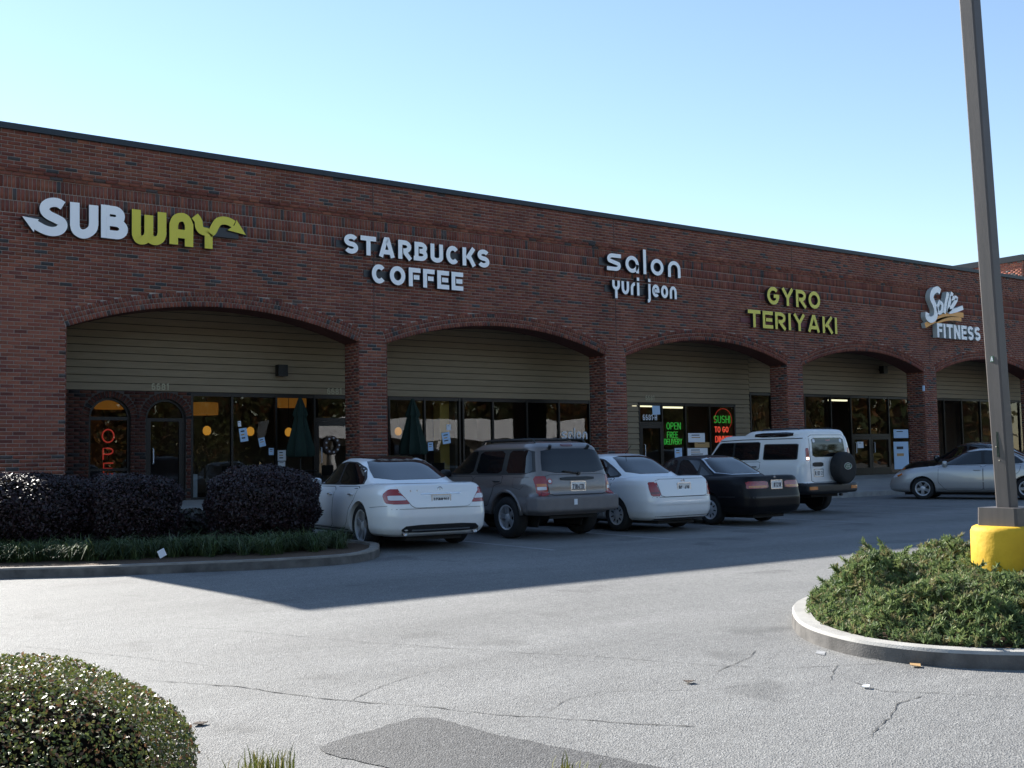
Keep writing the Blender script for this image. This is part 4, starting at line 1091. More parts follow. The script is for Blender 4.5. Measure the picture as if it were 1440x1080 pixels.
c.patch('chrome_strip', [(-.50,.305),(.50,.305),(.50,.325),(-.50,.325)], 'B', M['chrome'], off=.008, rnd=0)
for sg in (1, -1):
    p, _ = c.hit(sg*.60, .31, 'B'); MB().tube([(p[0]+.1, sg*.60, .285), (p[0]-.012, sg*.60, .285)], .052, 14, caps=False).tube([(p[0]+.05, sg*.60, .285), (p[0]+.04, sg*.60, .285)], .05, 14).build('exhaust_tip', M['chrome'], c.root, local=True)
seam(c, [(-.80,.64),(-.5,.64),(0,.64),(.5,.64),(.80,.64)], 'B', .006)
for ax in 'LR': seam(c, [(-.45,.66),(-.95,.69)], ax, .006); seam(c, [(.5,.275),(2.6,.275)], ax, .018)
mirrors(c, 2.25, 1.0, P_WHITE)
car1 = c

# ---- taupe off-roader
S2 = dict(wb=2.69, wr=.375, tw=.24, rimr=.225, arch=.435, track=.685, zb=.42, nr=9, nf=5, gr=9, gf=5, archz=.02,
  low=[(0,-.84,3.3,.80),(.08,-.9,3.48,.88),(.3,-.93,3.58,.91),(.5,-.92,3.58,.905),(.75,-.905,3.56,.895),(.93,-.88,3.5,.87),(1,-.85,3.4,.82)],
  deck=[(-1,1.12),(0,1.12),(1.8,1.09),(2.25,1.10),(2.8,1.06),(3.4,.96),(3.65,.84)],
  gh=[(1.0,-.885,2.45,.87),(1.09,-.87,2.3,.855),(1.3,-.80,1.95,.80),(1.5,-.72,1.65,.75),(1.63,-.65,1.45,.705),(1.70,-.55,1.27,.63),(1.735,-.38,1.02,.5),(1.745,-.1,.8,.3)],
  extra=[dict(r=[(.47,-.97,-.55,.86),(.51,-1.01,-.55,.905),(.73,-1.01,-.55,.91),(.765,-.985,-.55,.885)], n=7)])
c = Car('taupe_off_roader', S2, 'taupe grey off-road wagon with roof rails parked beside the white luxury sedan', 'car', place(719, 757, S2, 'r'), R(90), P_TAUPE, lower=(P_CLAD, lambda x, y, z: z < .755))
c.wheels('5'); c.root.scale = (1, 1, .965)
for ax, sg in (('L', 1), ('R', -1)):
    for wx in (0, S2['wb']):
        pts = []
        for k in range(13):
            a = math.pi*(.02+.96*k/12); xx, zz = wx+.455*math.cos(a), .395+.455*math.sin(a); p, _ = c.hit(wx, .88, ax); pts.append((xx, p[1]-sg*.004, zz))
        MB().tube(pts, .032, 8).build('fender_flare', P_TAUPE, c.root, smooth=True, local=True)
side_windows(c, [(-.74,1.14),(2.12,1.13),(1.60,1.55),(1.42,1.60),(-.58,1.61)],
  [[(-.68,1.17),(.06,1.17),(.04,1.575),(-.54,1.575)], [(.20,1.165),(1.0,1.165),(.94,1.575),(.18,1.575)], [(1.09,1.16),(2.0,1.155),(1.54,1.54),(1.40,1.57),(1.03,1.575)]], M['cglass'])
c.patch('rear_window', [(-.70,1.165),(.70,1.165),(.66,1.40),(.60,1.60),(-.60,1.60),(-.66,1.40)], 'B', M['cglass'], off=.006, rnd=1, grid=.03)
c.patch('windscreen', [(-.72,1.14),(.72,1.14),(.60,1.60),(-.60,1.60)], 'F', M['cglass2'], off=.006, rnd=1, grid=.03)
doors(c, [[(1.06,.58),(2.0,.58),(2.16,.80),(2.14,1.10),(1.06,1.11)], [(.42,.80),(.55,.58),(1.03,.58),(1.03,1.11),(.14,1.12),(.14,1.0),(.36,.95)]], [(1.22,1.0),(.28,1.02)], hm=M['blacktrim'])
c.panel('lift_gate', [(-.62,.78),(.62,.78),(.66,1.13),(-.66,1.13)], 'B', off=.008)
tail_lights(c, [(.65,.775),(.815,.775),(.815,1.115),(.65,1.115)], [(-.93,.775),(-.83,.775),(-.81,1.115),(-.92,1.115)],
  [([(.67,.93),(.80,.93),(.80,.98),(.67,.98)], M['tail_amber']), ([(.67,.87),(.80,.87),(.80,.925),(.67,.925)], M['tail_white'])], M['tail'])
c.patch('gate_handle', [(-.36,1.03),(.36,1.03),(.38,1.085),(-.38,1.085)], 'B', M['blacktrim'], off=.024, rnd=1)
c.plate(.925, '7184TD', y=.0)
c.patch('round_sticker', [(.60+.05*math.cos(t), 1.02+.05*math.sin(t)) for t in np.linspace(0, 6.2, 12)], 'B', M['badge_red'], off=.012, rnd=0)
c.patch('round_sticker', [(.60+.03*math.cos(t), 1.02+.03*math.sin(t)) for t in np.linspace(0, 6.2, 12)], 'B', M['paper'], off=.015, rnd=0)
c.patch('bumper_sticker', [(.10,.60),(.17,.60),(.17,.70),(.10,.70)], 'B', M['paper'], off=.005, rnd=0)
c.patch('high_brake_light', [(-.13,1.645),(.13,1.645),(.12,1.68),(-.12,1.68)], 'B', M['tail_dark'], off=.012, rnd=1)
for sg in (1, -1):
    MB().tube([(-.45,sg*.56,1.70),(-.38,sg*.56,1.775),(1.05,sg*.56,1.775),(1.15,sg*.56,1.70)], .018, 8).build('roof_rail', M['blacktrim'], c.root, smooth=True, local=True)
    MB().tube([(-.66,sg*.42,1.60),(-.70,sg*.43,1.66)], .03, 8).build('hinge', M['blacktrim'], c.root, local=True)
for xx in (-.1, .75): MB().tube([(xx,-.56,1.78),(xx,.56,1.78)], .016, 6).build('roof_bar', M['blacktrim'], c.root, local=True)
p, _ = c.hit(0, 1.17, 'B'); MB().tube([(p[0]-.03,-.05,1.155),(p[0]-.02,.28,1.20)], .012, 6).tube([(p[0]-.05,-.05,1.15),(p[0]+.03,-.05,1.15)], .03, 8).build('rear_wiper', M['blacktrim'], c.root, local=True)
for ax in 'LR': seam(c, [(-.62,1.10),(-.20,1.10),(-.20,.92),(-.42,.88),(-.5,.95)], ax, .006)
mirrors(c, 1.95, 1.14, M['blacktrim'])

# ---- white compact saloon
S3 = dict(wb=2.51, wr=.31, tw=.2, rimr=.195, arch=.355, track=.655, zb=.21, nr=8, nf=4.2,
  low=[(0,-.86,3.1,.74),(.06,-.94,3.24,.82),(.2,-.99,3.31,.86),(.45,-1.0,3.32,.868),(.60,-.985,3.3,.865),(.8,-.955,3.25,.85),(.92,-.93,3.18,.815),(1,-.89,3.08,.73)],
  deck=[(-1,.965),(-.85,1.01),(-.35,1.015),(.2,.98),(1.5,.945),(2.0,.965),(2.6,.88),(3.1,.74),(3.3,.6)],
  gh=[(.85,-.40,2.3,.79),(.965,-.36,2.15,.775),(1.08,-.14,1.9,.72),(1.2,.09,1.67,.66),(1.32,.31,1.45,.60),(1.395,.50,1.27,.53),(1.435,.68,1.08,.43),(1.45,.82,.95,.22)])
c = Car('white_compact_sedan', S3, 'small white sedan with dark red tail lamps between the taupe wagon and the black sedan', 'car', place(872, 747, S3, 'r'), R(90), P_WHITE2)
c.wheels('cap')
side_windows(c, [(2.05,.98),(1.66,1.19),(1.30,1.335),(.9,1.38),(.55,1.335),(.25,1.19),(-.02,1.04),(.02,.995)],
  [[(1.95,1.0),(1.63,1.17),(1.28,1.315),(.98,1.35),(.94,1.0)], [(.86,1.0),(.90,1.35),(.57,1.315),(.42,1.23),(.38,1.005)], [(.32,1.01),(.36,1.20),(.12,1.10),(.04,1.03)]], M['cglass'])
c.patch('rear_window', [(-.60,1.055),(.60,1.055),(.53,1.25),(.44,1.40),(-.44,1.40),(-.53,1.25)], 'B', M['cglass2'], off=.005, rnd=1, grid=.03)
c.patch('windscreen', [(-.66,1.0),(.66,1.0),(.48,1.39),(-.48,1.39)], 'F', M['cglass2'], off=.005, rnd=1, grid=.03)
doors(c, [[(.93,.30),(1.80,.30),(1.98,.55),(1.95,.96),(.93,.97)], [(.38,.45),(.5,.30),(.90,.30),(.90,.97),(.10,.99),(.15,.80),(.33,.62)]], [(1.06,.84),(.28,.86)])
c.panel('boot_lid', [(-.57,.645),(.57,.645),(.64,.955),(-.64,.955)], 'B', off=.009)
tail_lights(c, [(.58,.655),(.75,.655),(.76,.80),(.75,.91),(.66,.915)], [(-.97,.655),(-.90,.66),(-.88,.80),(-.90,.905),(-.95,.905)], [([(.60,.70),(.75,.70),(.75,.73),(.605,.73)], M['tail_dark'])], M['tail'])
c.plate(.80, 'BCM419'); ring_badge(c, 0, .915, .045, M['chrome'])
c.patch('bumper_strip', [(-.74,.50),(.74,.50),(.74,.54),(-.74,.54)], 'B', P_WHITE2, off=.012, rnd=0)
seam(c, [(-.74,.635),(-.4,.635),(.4,.635),(.74,.635)], 'B')
c.patch('bumper_insert', [(-.66,.22),(.66,.22),(.68,.29),(-.68,.29)], 'B', M['blacktrim'], off=.003, rnd=0)
c.tube('aerial', [(.62,.0,1.44),(.45,.0,1.60)], .006, M['blacktrim'])
mirrors(c, 1.75, .98, P_WHITE2)

# ---- black saloon
S4 = dict(wb=2.72, wr=.30, tw=.2, rimr=.19, arch=.35, track=.65, zb=.21, nr=9, nf=6,
  low=[(0,-.92,3.45,.74),(.06,-1.0,3.57,.82),(.2,-1.06,3.64,.855),(.45,-1.07,3.64,.86),(.62,-1.04,3.6,.855),(.8,-1.02,3.55,.845),(.92,-1.0,3.5,.815),(1,-.97,3.42,.76)],
  deck=[(-1.05,.94),(-.9,.965),(-.3,.96),(.4,.93),(1.6,.89),(2.1,.91),(2.8,.84),(3.4,.72),(3.62,.62)],
  gh=[(.80,-.42,2.5,.79),(.92,-.36,2.3,.77),(1.03,-.16,2.06,.72),(1.15,.07,1.82,.665),(1.26,.28,1.60,.61),(1.33,.44,1.46,.56),(1.37,.65,1.25,.45),(1.385,.8,1.1,.25)])
c = Car('black_sedan', S4, 'black older sedan with wide orange-red tail lamps beside the small white sedan', 'car', place(1003, 738, S4, 'r'), R(90), P_DARK)
c.wheels('cap')
side_windows(c, [(2.22,.935),(1.82,1.14),(1.46,1.30),(1.0,1.325),(.50,1.29),(.20,1.12),(-.02,.965)],
  [[(2.1,.955),(1.80,1.12),(1.45,1.275),(1.06,1.30),(1.04,.955)], [(.96,.955),(.98,1.30),(.52,1.27),(.42,1.22),(.40,.96)], [(.33,.965),(.36,1.16),(.22,1.08),(.06,.975)]], M['cglass2'])
c.patch('window_surround', [(-.66,.985),(.66,.985),(.60,1.16),(.50,1.345),(-.50,1.345),(-.60,1.16)], 'B', M['chrome'], off=.003, rnd=1, grid=.03)
c.patch('rear_window', [(-.635,1.0),(.635,1.0),(.58,1.16),(.48,1.325),(-.48,1.325),(-.58,1.16)], 'B', M['cglass2'], off=.006, rnd=1, grid=.03)
c.patch('windscreen', [(-.66,.96),(.66,.96),(.5,1.33),(-.5,1.33)], 'F', M['cglass2'], off=.005, rnd=1, grid=.03)
doors(c, [[(1.03,.28),(2.0,.28),(2.15,.5),(2.12,.92),(1.03,.93)], [(.40,.45),(.5,.28),(1.0,.28),(1.0,.93),(.05,.945),(.15,.76),(.33,.6)]], [(1.16,.80),(.25,.82)])
c.panel('boot_lid', [(-.74,.90),(.74,.90),(.76,.945),(-.76,.945)], 'B', off=.006)
tail_lights(c, [(.24,.72),(.75,.72),(.75,.86),(.24,.86)], [(-1.04,.72),(-.92,.72),(-.92,.86),(-1.02,.86)], [([(.28,.735),(.72,.735),(.72,.775),(.28,.775)], M['tail_amber'])], M['tail'])
c.plate(.79, 'QRT218')
ring_badge(c, 0, .925, .028, M['chrome'])
for ax in 'LR': seam(c, [(-.7,.56),(0.4,.55),(2.2,.55),(3.3,.56)], ax, .02, M['blacktrim'])
seam(c, [(-.74,.55),(0,.55),(.74,.55)], 'B', .03, M['blacktrim'])
mirrors(c, 1.95, .95, P_DARK)

# ---- white box-shaped off-roader with the spare wheel on its rear door
S5 = dict(wb=2.54, wr=.37, tw=.235, rimr=.22, arch=.43, track=.68, zb=.44, nr=16, nf=10, gr=20, gf=12, smooth=3,
  low=[(0,-.95,3.1,.82),(.1,-.99,3.2,.89),(.3,-1.0,3.25,.925),(.6,-1.0,3.25,.925),(.85,-1.0,3.23,.915),(.95,-.99,3.2,.90),(1,-.97,3.15,.87)],
  deck=[(-1.1,1.20),(0,1.20),(1.9,1.19),(2.1,1.18),(2.6,1.16),(3.1,1.10),(3.25,1.04)],
  gh=[(1.1,-1.0,2.25,.895),(1.2,-1.0,2.15,.885),(1.4,-.985,2.0,.845),(1.62,-.965,1.83,.80),(1.74,-.945,1.72,.765),(1.80,-.92,1.62,.72),(1.825,-.88,1.5,.66)],
  extra=[dict(r=[(1.70,-.955,1.0,.77),(1.84,-.94,.95,.735),(1.905,-.90,.82,.69),(1.93,-.84,.7,.6),(1.94,-.7,.5,.45)], n=10), dict(r=[(.46,-1.10,-.6,.86),(.50,-1.13,-.6,.90),(.66,-1.13,-.6,.90),(.69,-1.11,-.6,.88)], n=9)])
c = Car('white_box_off_roader', S5, 'boxy white off-road wagon with covered spare wheel on its back door', 'car', place(1150, 718, S5, 'r', right=True), R(90), P_WHITE3, lower=(M['blacktrim'], lambda x, y, z: z < .70 and x < -.80 or z < .50))
c.wheels('5')
side_windows(c, [(-.80,1.235),(-.80,1.60),(.22,1.61),(.22,1.235)], [[(-.77,1.26),(-.77,1.575),(.19,1.585),(.19,1.26)]], M['cglass'], rt=.05)
side_windows(c, [(.34,1.235),(.34,1.665),(1.62,1.665),(1.98,1.235)], [[(.36,1.25),(.36,1.64),(1.12,1.645),(1.12,1.25)], [(1.18,1.25),(1.18,1.645),(1.60,1.645),(1.93,1.25)]], M['cglass'], rt=.05)
for ax in 'LR': c.patch('alpine_window', [(-.60,1.765),(-.60,1.875),(.55,1.865),(.55,1.765)], ax, M['cglass'], off=.008, rnd=1, grid=.03)
c.patch('windscreen', [(-.78,1.25),(.78,1.25),(.70,1.70),(-.70,1.70)], 'F', M['cglass2'], off=.006, rnd=1, grid=.03)
doors(c, [[(1.15,.56),(1.95,.56),(2.02,.85),(2.02,1.19),(1.15,1.19)], [(.52,.80),(.62,.56),(1.12,.56),(1.12,1.19),(.30,1.19),(.30,1.05),(.45,.98)]], [(1.30,1.08),(.48,1.08)], hm=M['blacktrim'])
c.panel('back_door', [(-.66,.72),(.64,.72),(.66,1.22),(.64,1.79),(-.62,1.79),(-.68,1.22)], 'B', off=.005)
c.patch('rear_window', [(-.60,1.29),(.58,1.29),(.56,1.73),(-.56,1.73)], 'B', M['cglass'], off=.011, rnd=1, grid=.03, ratio=.08)
tail_lights(c, [(.70,1.22),(.80,1.22),(.775,1.50),(.69,1.50)], None, [([(.71,1.23),(.79,1.23),(.785,1.29),(.705,1.29)], M['brake_lit'])], M['tail'])
c.patch('indicator', [(.60,.55),(.85,.55),(.85,.62),(.60,.62)], 'B', M['tail_amber'], off=.006, rnd=0); c.patch('indicator', [(-.60,.55),(-.85,.55),(-.85,.62),(-.60,.62)], 'B', M['tail_amber'], off=.006, rnd=0)
for yy in (.50, -.46): c.patch('round_sticker', [(yy+.045*math.cos(t), 1.66+.045*math.sin(t)) for t in np.linspace(0, 6.1, 10)], 'B', M['paper'], off=.014, rnd=0)
c.patch('high_brake_light', [(-.08,1.66),(.08,1.66),(.08,1.685),(-.08,1.685)], 'B', M['tail'], off=.015, rnd=0)
c.plate(.93, 'RMK352', y=.40); c.patch('handle_recess', [(.22,1.07),(.60,1.07),(.60,1.17),(.22,1.17)], 'B', M['blacktrim'], off=.010, rnd=1)
sp = MB(); sx, sy, sz = -1.02, -.30, 1.03
prof = [(0, -.27), (.26, -.27), (.32, -.262), (.355, -.235), (.37, -.19), (.37, -.06), (.35, -.03), (.30, -.02)]
V = []; n = 40
for r_, h_ in prof:
    for k in range(n): a = 2*math.pi*k/n; V.append((sx+h_, sy+r_*math.cos(a), sz+r_*math.sin(a)))
sp.add(V, [(i*n+k, i*n+(k+1) % n, (i+1)*n+(k+1) % n, (i+1)*n+k) for i in range(len(prof)-1) for k in range(n)])
so = sp.build('spare_wheel_cover', M['rubber'], c.root, smooth=True, local=True, sharp=60)
ov = MB(); ov.add([(sx-.272, sy+.13*math.cos(t*math.pi/12), sz+.04+.075*math.sin(t*math.pi/12)) for t in range(24)], [tuple(range(23, -1, -1))]); ov.build('oval_badge', M['badge_green'], so, local=True)
ob = MB(); ob.tube([(sx-.273, sy+.13*math.cos(t*math.pi/12), sz+.04+.075*math.sin(t*math.pi/12)) for t in range(25)], .006, 5, caps=False); ob.build('badge_rim', M['rim'], so, local=True)
for k, (tx, zz) in enumerate((('LAND', .055), ('ROVER', .005))):
    g = word_mesh(tx, .035, .18, .15); mb = MB(); mb.add([(sx-.275, sy+.075-q[0], sz+zz-.002+q[2]) for q in g[0]], g[1]); mb.build('badge_letters', M['rim'], so, local=True)
for sg in (1, -1): MB().tube([(-.7,sg*.60,1.90),(-.6,sg*.60,1.955),(.4,sg*.60,1.955),(.5,sg*.60,1.90)], .016, 6).build('roof_rail', M['blacktrim'], c.root, smooth=True, local=True)
seam(c, [(-.93,1.722),(.9,1.722)], 'L', .02, M['blacktrim']); seam(c, [(-.93,1.722),(.9,1.722)], 'R', .02, M['blacktrim'])
seam(c, [(.9,1.722),(1.65,1.70)], 'L', .02, M['blacktrim'])
mirrors(c, 1.9, 1.28, M['blacktrim'])
MB().tube([(-1.1,-.2,.42),(-1.18,-.2,.42)], .03, 8).build('tow_hitch', M['blacktrim'], c.root, local=True)

# ---- silver saloon behind the pole, black one next to it
S6 = dict(wb=2.74, wr=.315, tw=.205, rimr=.205, arch=.36, track=.665, zb=.20, nr=7, nf=5,
  low=[(0,-.95,3.46,.75),(.05,-1.03,3.62,.84),(.15,-1.08,3.72,.885),(.4,-1.09,3.75,.90),(.6,-1.07,3.72,.898),(.8,-1.03,3.66,.885),(.92,-1.0,3.56,.85),(1,-.96,3.46,.78)],
  deck=[(-1.08,.98),(-.9,1.02),(-.4,1.02),(.3,.985),(1.6,.955),(2.2,.975),(2.8,.93),(3.4,.83),(3.76,.70)],
  gh=[(.82,-.42,2.75,.82),(.95,-.38,2.5,.80),(1.06,-.18,2.24,.745),(1.18,.08,1.98,.69),(1.30,.32,1.73,.635),(1.38,.52,1.55,.575),(1.425,.72,1.36,.47),(1.445,.88,1.2,.28)])
def saloon(name, lab, loc, pnt, glass, rz=90.):
    c = Car(name, S6, lab, 'car', loc, R(rz), pnt)
    c.wheels('5')
    side_windows(c, [(2.40,.965),(1.98,1.17),(1.60,1.33),(1.1,1.385),(.58,1.345),(.25,1.19),(.02,1.0)],
      [[(2.26,.985),(1.95,1.15),(1.58,1.31),(1.16,1.36),(1.14,.985)], [(1.06,.985),(1.08,1.36),(.60,1.325),(.42,1.25),(.40,.99)], [(.34,.995),(.37,1.21),(.22,1.12),(.08,1.01)]], glass)
    c.patch('rear_window', [(-.64,1.04),(.64,1.04),(.56,1.22),(.47,1.39),(-.47,1.39),(-.56,1.22)], 'B', M['cglass2'], off=.005, rnd=1, grid=.03)
    c.patch('windscreen', [(-.70,.985),(.70,.985),(.62,1.15),(.50,1.385),(-.50,1.385),(-.62,1.15)], 'F', M['cglass2'], off=.005, rnd=1, grid=.03)
    doors(c, [[(1.12,.27),(2.10,.27),(2.30,.5),(2.28,.94),(1.12,.955)], [(.46,.45),(.58,.27),(1.09,.27),(1.09,.955),(.12,.975),(.18,.78),(.40,.6)]], [(1.26,.83),(.36,.85)])
    for sg in (1, -1):
        h = c.patch('headlight', [(sg*.42,.62),(sg*.74,.64),(sg*.76,.73),(sg*.46,.71)], 'F', M['tail_white'], off=.006, rnd=1, grid=.03)
        c.patch('lens_side', [(3.66,.62),(3.42,.65),(3.30,.72),(3.38,.77),(3.66,.74)], 'L' if sg > 0 else 'R', M['tail_white'], off=.006, rnd=1, grid=.03, parent=h)
        c.patch('side_marker', [(3.42,.65),(3.29,.71),(3.31,.75),(3.46,.69)], 'L' if sg > 0 else 'R', M['tail_amber'], off=.010, rnd=0, grid=.03, parent=h)
    tail_lights(c, [(.52,.74),(.76,.74),(.75,.90),(.60,.90)], None, [], M['tail'])
    c.plate(.84, 'NTX604')
    for ax in 'LR': seam(c, [(.55,.515),(1.6,.515),(2.28,.515)], ax, .03, pnt); seam(c, [(.5,.30),(2.3,.30)], ax, .012)
    mirrors(c, 2.12, .99, pnt); return c
L6 = place(1299, 702, S6, 'f', rz=113.); LB = place(1299, 702, S6, 'f')
saloon('silver_sedan', 'silver beige sedan partly hidden behind the tall light pole', L6, P_SILVER, M['cglass2'], 113.)
saloon('black_parked_sedan', 'black sedan mostly hidden behind the silver sedan, its bonnet showing', (32.65, -5.85, .24), P_BLACK, M['cglass']).root.scale = (1, 1, 1.12)
S7 = dict(S2); S7['low'] = list(S2['low'])
c = Car('white_wagon', S7, 'white tall car beyond the silver sedan, only its roof showing right of the light pole', 'car', (36.0, -6.6, .24), R(90), P_WHITE2)
c.wheels('5')
side_windows(c, [(-.74,1.14),(2.12,1.13),(1.60,1.55),(1.42,1.60),(-.58,1.61)], [[(-.68,1.17),(.06,1.17),(.04,1.575),(-.54,1.575)], [(.20,1.165),(1.0,1.165),(.94,1.575),(.18,1.575)], [(1.09,1.16),(2.0,1.155),(1.54,1.54),(1.40,1.57),(1.03,1.575)]], M['cglass'])
c.patch('rear_window', [(-.70,1.165),(.70,1.165),(.60,1.60),(-.60,1.60)], 'B', M['cglass'], off=.006, rnd=1)
tail_lights(c, [(.66,.80),(.81,.80),(.81,1.12),(.66,1.12)], None, [], M['tail'])
# ------------------------------------------------------------ channel-letter signs on the wall
FY = -.006
def wx(px, py): p = at_y(px, py, FY-.12); return p[0], p[2]
def sign_word(txt, tl, bl, br, t, face, side, root, depth=.12, gap=.13, fit=True):
    """letters between pixel points: top-left, bottom-left, bottom-right (photo pixels on the wall)"""
    x0, z1 = wx(*tl); _, z0 = wx(*bl); x1, z0b = wx(*br)
    h = z1-z0; z0 = (z0+z0b)/2 if fit else z0
    G = [glyph(c, t) if c != ' ' else ([], .26) for c in txt]
    tot = sum(g[1] for g in G)+gap*(len(G)-1); sx = (x1-x0)/tot; x = x0
    for c, (S, w) in zip(txt, G):
        if S:
            mb = MB(); letter_mesh(S, t, sx, h, depth, mb, x, z0); 
            V = [v for v in mb.v]
            mb.v = [np.array(v)+np.array((0, FY-.02, 0)) for v in V]
            mb.build('letter', [face, side], root)
        x += (w+gap)*sx
    return x0, x1, z0, z0+h
def sign(name, lab, base): return thing(name, lab, 'sign', base)
b0 = at_y(60, 331, FY)
sg1 = sign('sandwich_shop_sign', 'white and yellow SUBWAY channel-letter sign with arrow ends on the brick wall', (b0[0], FY, b0[2]))
xa, za = wx(33, 306); xb, zb_ = wx(343, 325)
# custom letters in wall coordinates
def px2(pts): return [wx(*p) for p in pts]
def blade(name, strokes, t, face, parent, extra=None, depth=.14, side=None):
    mb = MB()
    for k, s in enumerate(strokes):
        V, ff, fs = ribbon(s, t, FY-.02-depth-.0015*k, FY-.02); mb.add(V, ff, 0); mb.add(V, fs, 1)
    for k, P in enumerate(extra or []):
        n = len(P); y0, y1 = FY-.02-depth-.0023-.001*k, FY-.02
        A = sum(P[i][0]*P[(i+1) % n][1]-P[(i+1) % n][0]*P[i][1] for i in range(n))
        if A < 0: P = P[::-1]
        mb.add([(p[0], y0, p[1]) for p in P]+[(p[0], y1, p[1]) for p in P], [tuple(range(n))], 0)
        mb.add([(p[0], y0, p[1]) for p in P]+[(p[0], y1, p[1]) for p in P], [(i, n+i, n+(i+1) % n, (i+1) % n) for i in range(n)], 1)
    mb.build(name, [face, side or M['letter_side']], parent)
def smooth_path(P, n=6):
    P = [np.array(p, float) for p in P]; out = []
    for i in range(len(P)-1):
        p0, p1, p2, p3 = P[max(0, i-1)], P[i], P[i+1], P[min(len(P)-1, i+2)]
        for k in range(n):
            t = k/n; out.append(tuple(.5*((2*p1)+(-p0+p2)*t+(2*p0-5*p1+4*p2-p3)*t*t+(-p0+3*p1-3*p2+p3)*t**3)))
    out.append(tuple(P[-1])); return out
def thick(px): a = wx(200, 320); b = wx(200+px, 320); return abs(b[0]-a[0])
T = thick(12.5)
W_, Y_ = M['white_face'], M['yellow_face']
S_ = smooth_path([(88,290),(80,285.5),(70,285.5),(63,290),(62.5,297),(68,303),(79,308.5),(86,313),(87,319),(82,324.5),(72,326),(60,322.5),(46,314.5)])
blade('letter', [px2(S_)], T, W_, sg1, [px2([(30.5,304.5),(54,309),(49,315),(47,327)])])
blade('letter', [px2([(104.5,285)]+[(104.5,316)]+smooth_path([(104.5,317),(106.5,324),(112,328.5),(118,329.5),(124.5,327),(129.5,322),(131,315)])+[(131,289)])], T, W_, sg1)
_sl = lambda P: [(x, y+.125*(x-147.5)) for x, y in P]
def parc(cx, cy, rx, ry): return [(cx+rx*math.sin(R(a)), cy-ry*math.cos(R(a))) for a in range(0, 181, 15)]
blade('letter', [px2(_sl([(147.5,335),(147.5,288.5)])), px2(_sl([(149,294.8),(160,294.8)]+parc(160.5,302.4,8.2,7.6)[0:]+[(149,310)])), px2(_sl([(149,311.5),(161,311.5)]+parc(162,320.3,11.0,8.8)+[(149,329.1)]))], T*.95, W_, sg1)
blade('letter', [px2([(191,295),(191,328)]+smooth_path([(191,330),(194,336.5),(200,338),(206.5,334.5),(208.5,328)])+[(208.5,303)]), px2([(208.5,303),(208.5,330)]+smooth_path([(208.5,331),(211.5,337),(218,339),(224.5,336),(227,329)])+[(227,299)])], T, Y_, sg1)
blade('letter', [px2([(243.5,344),(243.5,318)]+smooth_path([(243.5,316),(247,308.5),(254,305.8),(261,308.5),(265,317)])+[(265,347.5)]), px2([(247,328.5),(263,330.5)])], T, Y_, sg1)
blade('letter', [px2(smooth_path([(273,304),(278,311),(279.5,320),(284,325),(292,326.8)])+[]), px2([(292.5,350),(292.5,330)]+smooth_path([(292.5,329),(298,325.5),(302,318),(306,312.5),(313,310.5),(321,312),(328,316)]))], T*.95, Y_, sg1, [px2([(345,331),(331.5,309.5),(329,317),(319,324)])])
ra = wx(36, 312); rb = wx(336, 331)
MB().box(ra[0], ra[0]+.9, FY-.10, FY-.004, ra[1]-.08, ra[1]+.14).box(rb[0]-.9, rb[0], FY-.10, FY-.004, rb[1]-.08, rb[1]+.14).build('raceway', M['letter_side'], sg1)
b0 = at_y(521, 398, FY)
sg2 = sign('coffee_shop_sign', 'white STARBUCKS COFFEE channel letters in two lines on the brick wall', (b0[0], FY, b0[2]))
q1 = sign_word('STARBUCKS', (482,329), (482,356.5), (689,376.5), .245, W_, M['letter_side'], sg2, gap=.06)
q2 = sign_word('COFFEE', (521,371.5), (521,398.5), (651,408.5), .245, W_, M['letter_side'], sg2, gap=.07)
for q in (q1, q2): MB().box(q[0]-.14, q[1]-.1, FY-.016, FY-.004, (q[2]+q[3])/2-.09, (q[2]+q[3])/2+.09).build('raceway', M['letter_side'], sg2)
b0 = at_y(905, 391, FY)
sg3 = sign('salon_sign', 'white rounded salon yuri jeon letters in two lines on the brick wall', (b0[0], FY, b0[2]))
# word height: the ascender l
def lower_word(txt, x0p, x1p, ztop, zbot, t, root, gap=.17):
    x0 = wx(*x0p)[0]; x1 = wx(*x1p)[0]
    z1 = wx(*ztop)[1]; z0 = wx(*zbot)[1]; h = z1-z0
    G = [glyph(c, t) if c != ' ' else ([], .30) for c in txt]
    tot = sum(g[1] for g in G)+gap*(len(G)-1); sx = (x1-x0)/tot; x = x0
    for c, (S, w) in zip(txt, G):
        if S:
            mb = MB(); letter_mesh(S, t, sx, h, .12, mb, x, z0); mb.v = [np.array(v)+np.array((0, FY-.02, 0)) for v in mb.v]
            mb.build('letter', [W_, M['letter_side']], root)
        x += (w+gap)*sx
    return x0, x1, z0, z1
q1 = lower_word('salon', (853,380), (957,390), (905,351), (905,385.5), .155, sg3)
q2 = lower_word('yuri jeon', (861,414), (951,420), (895,389), (895,415.5), .17, sg3)
MB().box(q1[0]-.2, q1[1]-.2, FY-.016, FY-.004, q1[2]+.15, q1[2]+.38).build('raceway', M['letter_side'], sg3)
MB().box(q2[0]-.2, q2[1]-.2, FY-.016, FY-.004, q2[2]+.05, q2[2]+.25).build('raceway', M['letter_side'], sg3)
b0 = at_y(1080, 460, FY)
sg4 = sign('restaurant_sign', 'yellow GYRO TERIYAKI channel letters in two lines on the brick wall', (b0[0], FY, b0[2]))
q1 = sign_word('GYRO', (1077,403.5), (1077,428.5), (1154,434), .205, M['yellow_face2'], M['letter_side'], sg4, gap=.07)
q2 = sign_word('TERIYAKI', (1051,435.5), (1051,460), (1178,469.5), .205, M['yellow_face2'], M['letter_side'], sg4, gap=.07)
